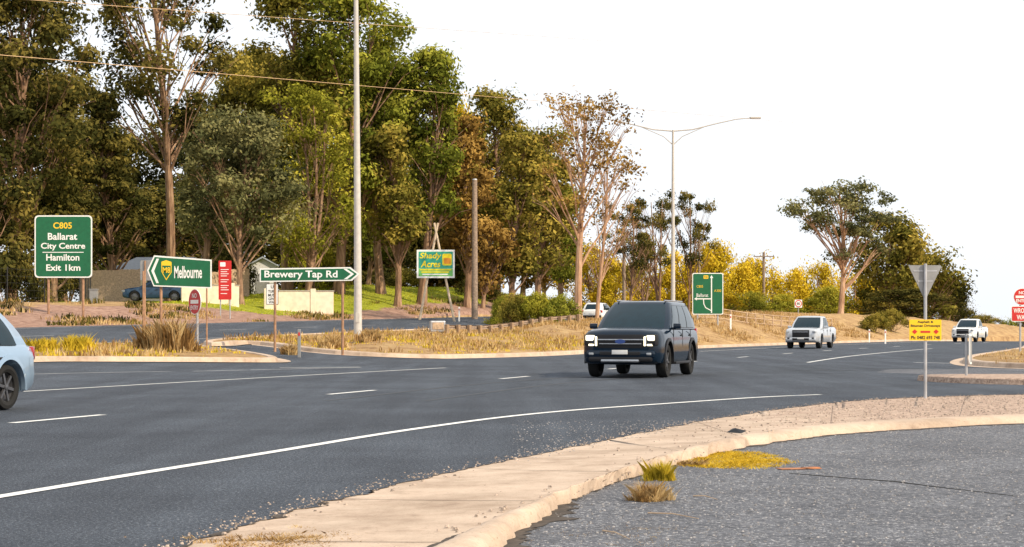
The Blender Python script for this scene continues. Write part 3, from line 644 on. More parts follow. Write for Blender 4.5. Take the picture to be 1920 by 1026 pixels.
s.text('M8',305.5,319.5,501,512,SYEL,yo=-.040); s.text('Melbourne',327,379,499,522,SWHITE); s.post(301,485,2.7,RUST); s.post(268,508,2.0,RUST)
s=Sign('sign_back','bare aluminium sign back standing behind green arrow sign',330,67)
s.rect(263,488,396,526,3,.0,.02,SGREY); s.post(272,489,1.6,RUST,yo=-.06); s.post(388,489,1.6,RUST,yo=-.06)
s=Sign('street_sign','green arrow street name sign on two brown posts',580,68)
s.poly([(487,503.5),(657,501),(674,514),(660,526.5),(487,529)],-.02,0,SWHITE,'border')
s.poly([(489.5,506),(655,503.6),(669.5,514),(658,524.3),(489.5,526.6)],-.027,-.018,SGREEN)
s.poly([(644,504.6),(650,504.5),(664,514),(651,523.6),(645,523.6),(658,514)],-.033,-.026,SWHITE,'chevron')
s.text('Brewery Tap Rd',496,633,507.5,524.5,SWHITE); s.post(515,504,2.5,RUST); s.post(642,503,2.5,RUST)
s=Sign('no_entry_sign','round red no entry sign turned sideways on steel post',366,62,rz=math.radians(-52))
s.disc(366,566,24,24,-.02,0,SWHITE,'border'); s.disc(366,566,22.6,22.6,-.027,-.018,SRED); s.rect(351,562.5,381,569.5,.3,-.033,-.026,SWHITE,'bar')
s.text('NO',357,375,550,559,SWHITE); s.text('ENTRY',351,381,573,581,SWHITE); s.post(366,546,2.3,GALV)
s=Sign('regulatory_sign','white u-turn must give way sign on post',511,70)
s.rect(499,532,522,571.5,1.5,-.02,0,SBLK,'border'); s.rect(500,533,521,570.5,1.2,-.026,-.018,SWHITE)
s.text('U',508,513,535,541,SBLK,yo=-.03); s.text('TURN',503,518,544,549,SBLK,yo=-.03); s.text('MUST',503,518,551,556,SBLK,yo=-.03); s.text('GIVE',503.5,517.5,558,563,SBLK,yo=-.03); s.text('WAY',504,517,564.5,569,SBLK,yo=-.03)
s.post(515,534,1.9,RUST)
s=Sign('banner_sign','tall red advertising banner sign with white text bars',422,106,cat='sign')
s.rect(410,489,434,562,1,-.04,0,SRED); s.rect(413,492,423,500,1,-.046,-.036,SWHITE,'logo')
for i,yy in enumerate([505,509,513,517,524,528,535,539,543,550]): s.rect(414,yy,429-(i*3)%6,yy+1.2,.3,-.046,-.036,SWHITE,'text_bar')
s.post(413,490,1.2,GALV); s.post(431,490,1.2,GALV)
s=Sign('advertising_sign','colourful park sign hung on timber a-frame above lawn',817,124,cat='sign')
for q in (((785,548),(821,418)),((853,552),(814,418))):
    a=s.L(*q[0]); b=s.L(*q[1]); mb=MB(); mb.tube([(a[0],.14,-.2),(b[0],.12,b[1])],[.085,.07],8); mb.obj('post',plain('pale_pole',(.58,.46,.33),.8),s.r,smooth=True)
s.rect(781.5,468.5,852.5,521.5,.5,-.06,0,SWHITE,'border'); s.rect(785,472,849,503,.5,-.07,-.055,TEAL); s.rect(785,503.5,849,518,.5,-.07,-.055,SLIME)
s.text('Shady',787,828,474,488,SYB,yo=-.08,shear=.2); s.text('Acres',789,826,489,501.5,SYB,yo=-.08,shear=.2)
s.rect(829.5,476,847,498,3,-.08,-.06,SYB,'emblem'); s.rect(832,484,845,495,2,-.086,-.07,ORNG,'emblem_detail')
for x0,x1,yy in ((788,846,505),(790,842,509.3),(792,840,513.6)): s.rect(x0,yy,x1,yy+2.2,.4,-.08,-.06,SYB if yy<510 else SWHITE,'text_bar')
s=Sign('direction_sign','green diagrammatic junction sign with white route lines',1327,118)
s.rect(1298,512,1356,590,3,-.02,0,SWHITE,'border'); s.rect(1299.6,513.6,1354.4,588.4,2.6,-.03,-.018,SGREEN)
s.line([(1334,519),(1334,536),(1334,561)],2,-.038,-.028,SWHITE); s.poly([(1331,521.5),(1334,516),(1337,521.5)],-.0385,-.0285,SWHITE,'arrow_head')
s.line([(1306,560.5),(1320,560.5),(1335,560.5)],2,-.037,-.027,SWHITE); s.poly([(1306.5,557.5),(1301.5,560.5),(1306.5,563.5)],-.0385,-.0285,SWHITE,'arrow_head')
s.line([(1334,561),(1334,575),(1334,587)],2,-.0365,-.0265,SWHITE); s.line([(1319,561),(1319.5,570),(1323,577),(1334,583)],1.6,-.036,-.026,SWHITE)
s.text('Ballarat',1306,1328,550.5,557,SWHITE,yo=-.04,bold=0); s.text('C805',1306,1318,535,539.5,SYEL,yo=-.04,bold=0); s.text('A300',1339,1352,543,547.5,SYEL,yo=-.04,bold=0); s.rect(1319,516.5,1328,523,1.5,-.038,-.028,SYEL,'route_shield'); s.text('M8',1320.5,1326.5,517.8,521.8,SGREEN,yo=-.041,bold=0)
s.post(1308,514,1.6,GALV); s.post(1346,514,1.6,GALV)
s=Sign('no_entry_sign','no entry disc above red wrong way plate on post',1916,78)
s.disc(1916,556.5,16,16,-.02,0,SWHITE,'border'); s.disc(1916,556.5,15,15,-.027,-.018,SRED,'disc'); s.rect(1904,554.5,1928,559,.3,-.033,-.025,SWHITE,'bar')
s.text('NO',1910,1922,546,552,SWHITE); s.text('ENTRY',1905,1927,561,567,SWHITE)
s.rect(1896,574,1936,603,2,-.02,0,SWHITE,'border'); s.rect(1897.2,575.2,1934.8,601.8,1.6,-.027,-.018,SRED); s.text('WRONG',1900,1932,578,587,SWHITE); s.text('WAY',1906,1926,590.5,599.5,SWHITE)
s.post(1914,543,2.0,GALV)
s=Sign('speed_sign','small round red ringed speed limit sign on thin post',1497,150)
s.rect(1490,562,1504,577,1,-.02,0,SWHITE,'backing'); s.disc(1497,569.5,6.4,6.8,-.03,-.018,SRED,'ring'); s.disc(1497,569.5,4.8,5.1,-.036,-.028,SWHITE,'disc'); s.text('80',1494,1500,567,572,SBLK,yo=-.04); s.post(1497,565,.9,GALV)
s=Sign('give_way_sign','back of triangular give way sign with yellow advert plate',1734,30.9,zb=.045)
s.poly([(1704,500),(1706,497.5),(1763,497.5),(1765,500),(1736.5,559.5),(1732.5,559.5)],-.008,.004,SGREY,'panel')
s.poly([(1712,507),(1757,507),(1756,509.4),(1713,509.4)],-.014,-.007,GALV,'rail'); s.poly([(1720,526),(1749,526),(1748,528.4),(1721,528.4)],-.014,-.007,GALV,'rail')
a=s.L(1734,497); mb=MB(); mb.tube([(a[0],-.045,-.06),(a[0],-.045,a[1]+.02)],.027,14); mb.obj('post',GALV,s.r,smooth=True)
s.rect(1703,599.5,1763,638.5,1,-.085,-.076,AMB,'advert_plate')
s.text('Asphalt &',1718,1748,601.5,607,SBLK,yo=-.087,bold=.03); s.text('Bitumen Driveways',1705.5,1760.5,608.5,614.5,SBLK,yo=-.087,bold=.03)
s.text('Ph: 0482 693 748',1706,1760,629.5,636.5,SBLK,yo=-.087,bold=.03)
for cx_ in (1713,1753): s.poly([(cx_-5,622),(cx_,617.5),(cx_+5,622),(cx_,626.5)],-.090,-.084,SRED,'diamond')
s.poly([(1724,620.5),(1742,620.5),(1742,624),(1724,624)],-.090,-.084,SRED,'picture')
s=Sign('marker_post','slim white marker post with edge-on plate on traffic island',1818,40.5,rz=math.radians(72),zb=.13)
s.post(1818,626,2.6,GALV); s.rect(1798,626,1838,683,4,-.03,0,SWHITE); s.rect(1802,630,1834,679,3,-.036,-.028,SGREY,'plate_face')
for px,Y,h in ((561,64,66),(861,125,30),(1660,128,22),(1630,140,18),(1370,118,20)):
    X=(px-960)*Y/F; k=Y/F; rt=root('guide_post','slim white roadside guide post with reflector','guide post',(X,Y,TZ(X,Y)),0,'guide posts')
    mb=MB(); mb.box((0,0,.5),(.11,.05,1.05)); mb.obj('post',SWHITE if px!=561 else SGREY,rt,bevel=.02); mb=MB(); mb.box((0,-.03,.86),(.06,.012,.12)); mb.obj('reflector',SRED,rt,bevel=.004)
# ---------------------------------------------------------------- street lamps
X=(671-960)*76/F; r=root('street_lamp','tall tapered grey steel street lamp on grassy median','street lamp',(X,76,TZ(X,76)),0,'street lamps')
mb=MB(); mb.tube([(0,0,-.2),(0,0,.05),(0,0,2.2),(-.08,0,15)],[.20,.17,.155,.085],16); mb.obj('pole',POLEM,r,smooth=True)
mb=MB(); mb.tube([(-.08,0,14.8),(1.2,0,15.6),(3.0,0,15.9)],[.05,.045,.04],8); mb.tube([(-.08,0,14.8),(-1.3,0,15.6),(-3.2,0,15.9)],[.05,.045,.04],8); mb.obj('arm',POLEM,r,smooth=True)
for sx in(-1,1):
    mb=MB(); mb.box((sx*3.4,0,15.92),(.8,.3,.12)); mb.obj('lamp_head',POLEM,r,bevel=.04)
mb=MB(); mb.box((0,-.165,1.0),(.16,.03,.4)); mb.obj('access_hatch',POLEM,r,bevel=.008)
Y=125; X=(1262-960)*Y/F; k=Y/F; zb=TZ(X,Y); r=root('street_lamp','tall grey double-arm street lamp with long curved outreaches','street lamp',(X,Y,zb),0,'street lamps')
zz=lambda y:CH+(HY-y)*k-zb; xx=lambda x:(x-1262)*k
mb=MB(); mb.tube([(0,0,-.2),(0,0,2),(0,0,zz(244))],[.15,.14,.075],12); mb.obj('pole',POLEM,r,smooth=True)
for sx,xe,ye in ((1,1408,221),(-1,1112,225)):
    mb=MB(); L=[(0,0,zz(246)),(xx(1262+(xe-1262)*.25),0,zz(243)),(xx(1262+(xe-1262)*.55),0,zz(232)),(xx(1262+(xe-1262)*.8),0,zz(224)),(xx(xe),0,zz(ye))]
    mb.tube(L,[.05,.045,.04,.035,.03],6); mb.tube([(0,0,zz(272)),(xx(1262+(xe-1262)*.12),0,zz(256)),(xx(1262+(xe-1262)*.4),0,zz(238))],[.035,.03,.025],6); mb.obj('arm',POLEM,r,smooth=True)
    mb=MB(); mb.box((xx(xe)+sx*.3,0,zz(ye)),(.75,.3,.13)); mb.obj('lamp_head',POLEM,r,bevel=.05)
# ---------------------------------------------------------------- utility poles, wires
for px,Y,tp,rad,cross in ((890,134,337,.21,0),(1170,170,408,.15,0),(1311,200,433,.15,0),(1432,215,473,.17,1),(1512,250,515,.15,1)):
    X=(px-960)*Y/F; zb=TZ(X,Y); h=CH+(HY-tp)*Y/F-zb
    r=root('utility_pole','weathered timber utility pole'+(' with crossarm and insulators' if cross else ''),'utility pole',(X,Y,zb),0,'utility poles')
    mb=MB(); mb.tube([(0,0,-.2),(0,0,h*.5),(0,0,h)],[rad*1.1,rad,rad*.85],10); mb.obj('pole',TIMB,r,smooth=True)
    if cross:
        mb=MB(); mb.box((0,-.2,h-.5),(2.4,.12,.12)); mb.obj('crossarm',TIMB,r,bevel=.01)
        for xo in(-1.1,-.4,.4,1.1):
            mb=MB(); mb.tube([(xo,-.2,h-.44),(xo,-.2,h-.34),(xo,-.2,h-.26)],[.03,.06,.03],8); mb.obj('insulator',SGREY,r)
    else:
        mb=MB(); mb.tube([(0,0,h-.02),(0,0,h+.06)],[rad*.9,rad*.7],10); mb.obj('pole_cap',GALV,r)
WIRE=plain('cable',(.62,.42,.22),.6)
def cable(pa,pb,rad,label):
    a=Vector(((pa[0]-960)*pa[2]/F,pa[2],CH+(HY-pa[1])*pa[2]/F)); b=Vector(((pb[0]-960)*pb[2]/F,pb[2],CH+(HY-pb[1])*pb[2]/F))
    mb=MB(); mb.tube([a.lerp(b,t) for t in np.linspace(0,1,12)],rad,5); top(mb.obj('power_line',WIRE),label,'cable','overhead power lines')
cable((-400,69,62),(1500,231,300),.016,'thin overhead power line strung past the trees')
cable((-400,-33,62),(1150,78,230),.014,'thin overhead power line strung past the trees')
# ---------------------------------------------------------------- fences, walls, rail, shed
def lineXY(pa,pb): return Vector(((pa[0]-960)*pa[1]/F,pa[1])),Vector(((pb[0]-960)*pb[1]/F,pb[1]))
def paling(pa,pb,h,label,mat=TIMBL,gap=.004,bw=.11,name='paling_fence'):
    a,b=lineXY(pa,pb); d=b-a; L=d.length; an=math.atan2(d.y,d.x); r=root(name,label,'fence',(a.x,a.y,TZ(a.x,a.y)),an); z0=TZ(a.x,a.y)
    mb=MB(); n=int(L/(bw+gap))
    for i in range(n):
        x=i*(bw+gap); p=a+d*(x/L); z=TZ(p.x,p.y)-z0 if i%12==0 else z; hh=h+random.uniform(-.02,.02); mb.box((x,random.uniform(-.004,.004),z+hh/2),(bw,.02,hh))
    mb.obj('palings',mat,r); mb=MB(); z1=TZ(b.x,b.y)-z0
    for q in(.3,.8): mb.tube([(0,.05,h*q),(L,.05,z1+h*q)],.04,4)
    mb.obj('rail',mat,r)
paling((150,128),(268,128),2.3,'pale timber paling fence under the trees')
paling((385,130),(470,134),2.0,'pale timber fence beside red banner sign')
def wall(pa,pb,h,label):
    a,b=lineXY(pa,pb); d=b-a; L=d.length; z0=TZ(a.x,a.y); r=root('low_wall',label,'wall',(a.x,a.y,z0),math.atan2(d.y,d.x))
    mb=MB(); mb.box((L/2,0,h/2-.3),(L,.22,h+.6)); mb.obj('wall',CREAM,r,bevel=.01); mb=MB(); mb.box((L/2,0,h+.033),(L+.1,.3,.06)); mb.obj('coping',plain('grey_coping',(.4,.36,.3),.8),r,bevel=.012)
    for x in np.arange(0,L+.1,3.0):
        mb=MB(); mb.box((x,0,h/2-.2),(.34,.34,h+.75)); mb.obj('pier',CREAM,r,bevel=.015)
wall((500,121),(625,122),1.15,'low cream rendered wall with piers'); wall((345,118),(448,119),1.0,'low cream rendered wall with piers')
X=(492-960)*160/F; r=root('shed','small pale metal shed with gable roof behind trees','building',(X,160,TZ(X,160)),.15)
mb=MB(); mb.prism([(-1.2,0),(1.2,0),(1.2,3.0),(0,3.6),(-1.2,3.0)],0,5); mb.obj('wall',plain('shed_white',(.6,.6,.6),.6),r)
mb=MB(); mb.prism([(-1.4,2.9),(0,3.65),(1.4,2.9),(1.4,3.0),(0,3.8),(-1.4,3.0)],-.3,5.3); mb.obj('roof',plain('shed_roof',(.3,.33,.36),.5),r)
mb=MB(); mb.prism([(-.6,0),(.6,0),(.6,2.2),(-.6,2.2)],-.04,.0); mb.obj('door',SGREY,r)
X=(290-960)*150/F; r=root('house','low house with grey roof and pale walls behind trees','building',(X,150,TZ(X,150)),-.1)
mb=MB(); mb.prism([(-4,0),(4,0),(4,2.4),(-4,2.4)],0,6); mb.obj('wall',CREAM,r)
mb=MB(); mb.add([(-4.4,-.5,2.4),(4.4,-.5,2.4),(4.4,6.5,2.4),(-4.4,6.5,2.4),(-2.4,3,3.8),(2.4,3,3.8)],[(0,1,5,4),(1,2,5),(2,3,4,5),(3,0,4),(0,3,2,1)]); mb.obj('roof',plain('roof_grey',(.18,.19,.2),.6),r)
for x in(-2.6,0,2.4):
    mb=MB(); mb.prism([(x-.6,.9),(x+.6,.9),(x+.6,2.0),(x-.6,2.0)],-.03,.0); mb.obj('window',GLASS,r)
def wirefence(pts_,h,label,step,name='wire_fence',pm=GALV,pr=.03,nw=5,mesh=True):
    P=[Vector(((p-960)*Y/F,Y)) for p,Y in pts_]; a=P[0]; z0=TZ(a.x,a.y); r=root(name,label,'fence',(a.x,a.y,z0))
    tops=[]
    for A,B in zip(P[:-1],P[1:]):
        n=max(1,int((B-A).length/step))
        for i in range(n+1):
            q=A+(B-A)*i/n; tops.append(Vector((q.x-a.x,q.y-a.y,TZ(q.x,q.y)-z0)))
    for i,q in enumerate(tops):
        mb=MB(); mb.tube([q+Vector((0,0,-.2)),q+Vector((random.uniform(-.03,.03),0,h))],pr,7)
        if i<100: mb.obj('post',pm,r,smooth=True)
    mb=MB()
    for k in range(nw): mb.tube([q+Vector((0,.02,h*(.15+.8*k/(nw-1)))) for q in tops],.008 if nw>3 else .03,4)
    if mesh:
        for A,B in zip(tops[:-1],tops[1:]):
            for t in np.arange(0,1,.12): q=A.lerp(B,t); mb.tube([q+Vector((0,.02,.1)),q+Vector((0,.02,h))],.005,3,False)
    mb.obj('wires',pm,r)
wirefence([(-60,104),(150,112),(170,122)],2.0,'dark wire mesh fence with steel posts',2.4,pm=SBLK,pr=.035)
wirefence([(1310,121),(1400,126),(1480,133),(1560,142)],.8,'low post and rail fence along the dry bank',1.6,pm=TIMBL,pr=.05,nw=3,mesh=False)
P0=Vector(((838-960)*97/F,97)); P1=Vector(((1085-960)*109/F,109)); dvec=P1-P0; L=dvec.length; z0=TZ(P0.x,P0.y)
r=root('guard_rail','timber posted guard rail on the grassy median','guard rail',(P0.x,P0.y,z0),math.atan2(dvec.y,dvec.x))
for i in range(14):
    x=L*i/13; q=P0+dvec*(x/L); z=TZ(q.x,q.y)-z0; mb=MB(); mb.box((x,0,z+.15),(.20,.18,.66)); mb.obj('post',TIMBD,r,bevel=.02)
zs=[TZ(*(P0+dvec*t))-z0 for t in (0,.25,.5,.75,1)]
mb=MB()
prf=[(0,-.10),(.05,-.06),(.02,0),(.05,.06),(0,.10)]; vs=[]
for t,zq in zip((0,.25,.5,.75,1),zs): vs+=[(L*t,.12+a,zq+.36+b) for a,b in prf]
mb.add(vs,[(j*5+i,j*5+i+1,(j+1)*5+i+1,(j+1)*5+i) for j in range(4) for i in range(4)]); mb.obj('rail',TIMB,r,norm=False)
X=(820-960)*98/F; r=root('rail_terminal','pale boxy crash barrier terminal at the end of guard rail','barrier',(X,98,TZ(X,98)),.2)
mb=MB(); mb.box((0,0,.3),(.8,.5,.6)); mb.obj('body',GALV,r,bevel=.06); mb=MB(); mb.box((0,-.27,.33),(.6,.03,.36)); mb.obj('face',TIMBL,r,bevel=.01)
X=(176-960)*108/F; r=root('utility_cabinet','small pale grey utility cabinet on the bank','cabinet',(X,108,TZ(X,108)))
mb=MB(); mb.box((0,0,.35),(.45,.35,.8)); mb.obj('body',SGREY,r,bevel=.02); mb=MB(); mb.box((0,0,.78),(.52,.42,.06)); mb.obj('lid',SGREY,r,bevel=.015)
# ---------------------------------------------------------------- vehicles
def lathe(prof,n=28):
    vs=[];fs=[];m=len(prof)
    for k in range(n):
        a=2*math.pi*k/n; vs+=[(rr*math.cos(a),yy,rr*math.sin(a)) for rr,yy in prof]
    for k in range(n):
        for j in range(m-1): a=k*m+j; b=((k+1)%n)*m+j; fs.append((a,a+1,b+1,b))
    return vs,fs
def wheel(parent,x,y,R,wd,side):
    e=bpy.data.objects.new('wheel',None); e.empty_display_size=.2; e.location=(x,y,R); link(e,parent)
    h=wd/2; mb=MB(); mb.add(*lathe([(R*.66,-h*.8),(R*.8,-h),(R*.95,-h*.92),(R,-h*.6),(R,h*.6),(R*.95,h*.92),(R*.8,h),(R*.66,h*.8),(R*.6,0),(R*.66,-h*.8)])); mb.obj('tyre',TYRE,e,smooth=True)
    mb=MB(); yo=side*h*.72; mb.add(*lathe([(.001,yo-side*.05),(R*.60,yo-side*.07),(R*.66,yo),(R*.69,yo+side*.012),(R*.69,yo-side*.1)]))
    for k in range(6):
        a=2*math.pi*k/6+.2; rot=Matrix.Rotation(-a,3,'Y'); mb.box(rot@Vector((R*.36,yo-side*.012,0)),(R*.56,.03,R*.13),rot)
    mb.add(*lathe([(.001,yo+side*.02),(R*.13,yo+side*.015),(R*.15,yo-side*.04)],12)); mb.obj('rim',RIM,e)
def interp(tab,x):
    T_=sorted(tab); xs=[a[0] for a in T_]; return [float(np.interp(x,xs,[a[k] for a in T_])) for k in range(1,len(T_[0]))]
def setsm(o,ang):
    o.data.polygons.foreach_set('use_smooth',[True]*len(o.data.polygons)); o.data.set_sharp_from_angle(angle=math.radians(ang)); return o
def vehicle(name,label,cat,loc,rz,paint,sp,lit=False,group=None):
    r=root(name,label,cat,loc,rz,group)
    st=sp['st']; mb=MB(); vs=[]
    x0,x1=st[-1][0],st[0][0]; xs=sorted(set([round(a[0],3) for a in st]+[round(v,3) for v in np.linspace(x0,x1,34)]),reverse=True)
    for x in xs:
        hw,zb,zt=interp(st,x); h=zt-zb
        half=[(hw*.84,zb),(hw*.95,zb+.05*h),(hw*.985,zb+.16*h),(hw,zb+.36*h),(hw*.988,zb+.56*h),(hw*.99,zb+.72*h),(hw*.975,zb+.82*h),(hw*.94,zt-.085*h),(hw*.89,zt-.025*h),(hw*.82,zt),(hw*.5,zt+.03),(hw*.2,zt+.036)]
        rg=[(-a,b) for a,b in half]+[(a,b) for a,b in half[::-1]]; ring=len(rg); vs+=[(x,a,b) for a,b in rg]
    n=len(xs); fs=[(i*ring+j,i*ring+(j+1)%ring,(i+1)*ring+(j+1)%ring,(i+1)*ring+j) for i in range(n-1) for j in range(ring)]+[tuple(range(ring)),tuple(range(n*ring-1,(n-1)*ring-1,-1))]
    mb.add(vs,fs); body=mb.obj('body',paint,r)
    R=sp['R']; W=sp['W']/2
    for wx in sp['wx']:
        c=MB(); c.tube([(wx,-W-.4,R*1.02),(wx,-W+.30,R*1.02)],R+.075,28); c.tube([(wx,W-.30,R*1.02),(wx,W+.4,R*1.02)],R+.075,28)
        co=c.obj('cut',paint); bo=body.modifiers.new('b','BOOLEAN'); bo.object=co; bo.operation='DIFFERENCE'; bo.solver='EXACT'; co.parent=r
        bpy.context.view_layer.update(); dg=bpy.context.evaluated_depsgraph_get(); me=bpy.data.meshes.new_from_object(body.evaluated_get(dg)); body.modifiers.clear(); body.data=me; bpy.data.objects.remove(co)
    me=body.data; bm=bmesh.new(); bm.from_mesh(me); bmesh.ops.remove_doubles(bm,verts=bm.verts,dist=.001); bm.to_mesh(me); bm.free()
    setsm(body,35)
    (xa,xb,wb,zb),(xc,xd,wt,zt)=sp['cab']; NZ=6
    def outline(l):
        f=l; bow=.05*math.sin(math.pi*l)
        xf=xa+(xc-xa)*f+bow*.8; xr=xb+(xd-xb)*f-bow*.5; hw=wb+(wt-wb)*f+bow*.7; z=zb+(zt-zb)*f
        P=[]
        for s in np.linspace(-1,1,9): P.append((xf-.10*abs(s)**2.6-.02*s*s,s*hw*.93,z))
        P.append((xf-.17,hw*.985,z))
        for s in np.linspace(0,1,8)[1:-1]: P.append((xf-.17+(xr-xf+.30)*s,hw*(1-.03*max(0,s-.6)),z))
        P.append((xr+.10,hw*.96,z))
        for s in np.linspace(1,-1,7): P.append((xr+.07*abs(s)**2.6,s*hw*.90,z))
        P.append((xr+.10,-hw*.96,z))
        for s in np.linspace(1,0,8)[1:-1]: P.append((xf-.17+(xr-xf+.30)*s,-hw*(1-.03*max(0,s-.6)),z))
        P.append((xf-.17,-hw*.985,z)); return P
    rows=[outline(l) for l in np.linspace(0,1,NZ)]; m=len(rows[0]); xm=(xc+xd)/2; tp=rows[-1]
    for sc,dz in ((.97,.020),(.91,.040),(.78,.055),(.5,.066),(.2,.070)): rows.append([(xm+(p[0]-xm)*sc,p[1]*sc,zt+dz) for p in tp])
    vs=[p for rw in rows for p in rw]; fs=[(l*m+j,l*m+(j+1)%m,(l+1)*m+(j+1)%m,(l+1)*m+j) for l in range(len(rows)-1) for j in range(m)]+[tuple(range(m))[::-1],tuple(range((len(rows)-1)*m,len(rows)*m))]
    mb=MB(); mb.add(vs,fs); setsm(mb.obj('cabin',paint,r),50)
    def patch(nm,fn_,nu,nv,mat,off=.01):
        V_=[];V2_=[]
        for i in range(nu+1):
            for j in range(nv+1):
                p,nn=fn_(i/nu,j/nv); V_.append(p+nn*off); V2_.append(p-nn*.01)
        q=[(i*(nv+1)+j,(i+1)*(nv+1)+j,(i+1)*(nv+1)+j+1,i*(nv+1)+j+1) for i in range(nu) for j in range(nv)]; k=len(V_)
        ed=[(i,0) for i in range(nu+1)]+[(nu,j) for j in range(1,nv+1)]+[(i,nv) for i in range(nu-1,-1,-1)]+[(0,j) for j in range(nv-1,0,-1)]
        id_=[a*(nv+1)+b for a,b in ed]; sk=[(id_[t],id_[(t+1)%len(id_)],id_[(t+1)%len(id_)]+k,id_[t]+k) for t in range(len(id_))]
        mb=MB(); mb.add(V_+V2_,q+sk); return setsm(mb.obj(nm,mat,r),40)
    def surf(l,idx):
        P=outline(l); a=int(math.floor(idx))%m; f=idx-math.floor(idx); return Vector(P[a]).lerp(Vector(P[(a+1)%m]),f)
    def fn(i0,i1,l0,l1):
        def g(u,v):
            l=l0+(l1-l0)*v; idx=i0+(i1-i0)*u; p=surf(l,idx); du=surf(l,idx+.05)-surf(l,idx-.05); dv=surf(min(1,l+.03),idx)-surf(max(0,l-.03),idx); nn=du.cross(dv).normalized()
            if nn.dot(p-Vector(((xa+xb)/2,0,(zb+zt)/2)))<0: nn=-nn
            return p,nn
        return g
    patch('windscreen',fn(.35,7.65,.02,.95),10,5,GLASS); patch('rear_window',fn(17.6,22.4,.12,.88),8,4,GLASS)
    for a0,a1 in sp['win']:
        patch('side_window',fn(9+7*a0,9+7*a1,.06,.90),5,4,GLASS); patch('side_window',fn(31-7*a1,31-7*a0,.06,.90),5,4,GLASS)
    w0,w1=sp['win'][0][0]+.01,sp['win'][-1][1]-.01
    patch('pillar_trim',fn(9+7*w0,9+7*w1,.04,.92),10,4,BLACKP,.005); patch('pillar_trim',fn(31-7*w1,31-7*w0,.04,.92),10,4,BLACKP,.005)
    for d in sp['det']:
        nm,c,dm,mt,bv=d[:5]
        mb=MB(); mb.box(c,dm,Matrix.Rotation(d[5],3,'Z') if len(d)>5 else None); mb.obj(nm,mt if mt!='H' else (LAMPON if lit else LAMPOFF),r,smooth=True,bevel=bv)
    for sy in(-1,1):
        mb=MB(); mx=xa-.42; mb.box((mx,sy*(W+.06),zb+.07),(.10,.18,.13)); mb.box((mx,sy*(W-.03),zb+.02),(.06,.14,.05)); mb.obj('wing_mirror',sp.get('mir',paint),r,smooth=True,bevel=.03)
        for hx in sp['handles']: mb=MB(); mb.box((hx,sy*(W*.975+.012),zb-.15),(.2,.03,.035)); mb.obj('door_handle',sp.get('hm',BLACKP),r,bevel=.008)
        for sx in sp['seams']: mb=MB(); mb.box((sx,sy*(W*.986),(zb+.38)/2+.08),(.012,.016,zb-.54)); mb.obj('door_seam',BLACKP,r)
        for wx in sp['wx']:
            wheel(r,wx,sy*(W-.15),R,.25,sy)
            mb=MB(); rr=R+.085
            angs=np.linspace(math.radians(-8),math.radians(188),20); vs=[];fs=[]
            for a in angs:
                for q_,yy in ((rr-.02,W+.018),(rr+.05,W+.006),(rr+.05,W-.05),(rr-.02,W-.05)): vs.append((wx+q_*math.cos(a),sy*yy,R*1.02+q_*math.sin(a)))
            for i in range(19):
                for j in range(4): fs.append((i*4+j,i*4+(j+1)%4,(i+1)*4+(j+1)%4,(i+1)*4+j))
            mb.add(vs,fs); mb.obj('wheel_arch_trim',sp.get('arch',paint),r,smooth=True)
    return r
PDARK=plain('paint_dark_blue_black',(.003,.011,.024),.10,spec=.42,var=.03)
PSILV=plain('paint_pale_silver',(.50,.52,.55),.3,metal=.35,coat=1,var=.03)
PWHITE=plain('paint_white',(.75,.75,.74),.3,coat=1,var=.03)
PBLUE=plain('paint_deep_blue',(.02,.05,.10),.2,spec=.5,var=.03)
PGREY=plain('paint_light_blue_grey',(.30,.42,.55),.3,metal=.5,coat=1,var=.03)
EMB=plain('emblem_blue',(.02,.05,.2),.3)
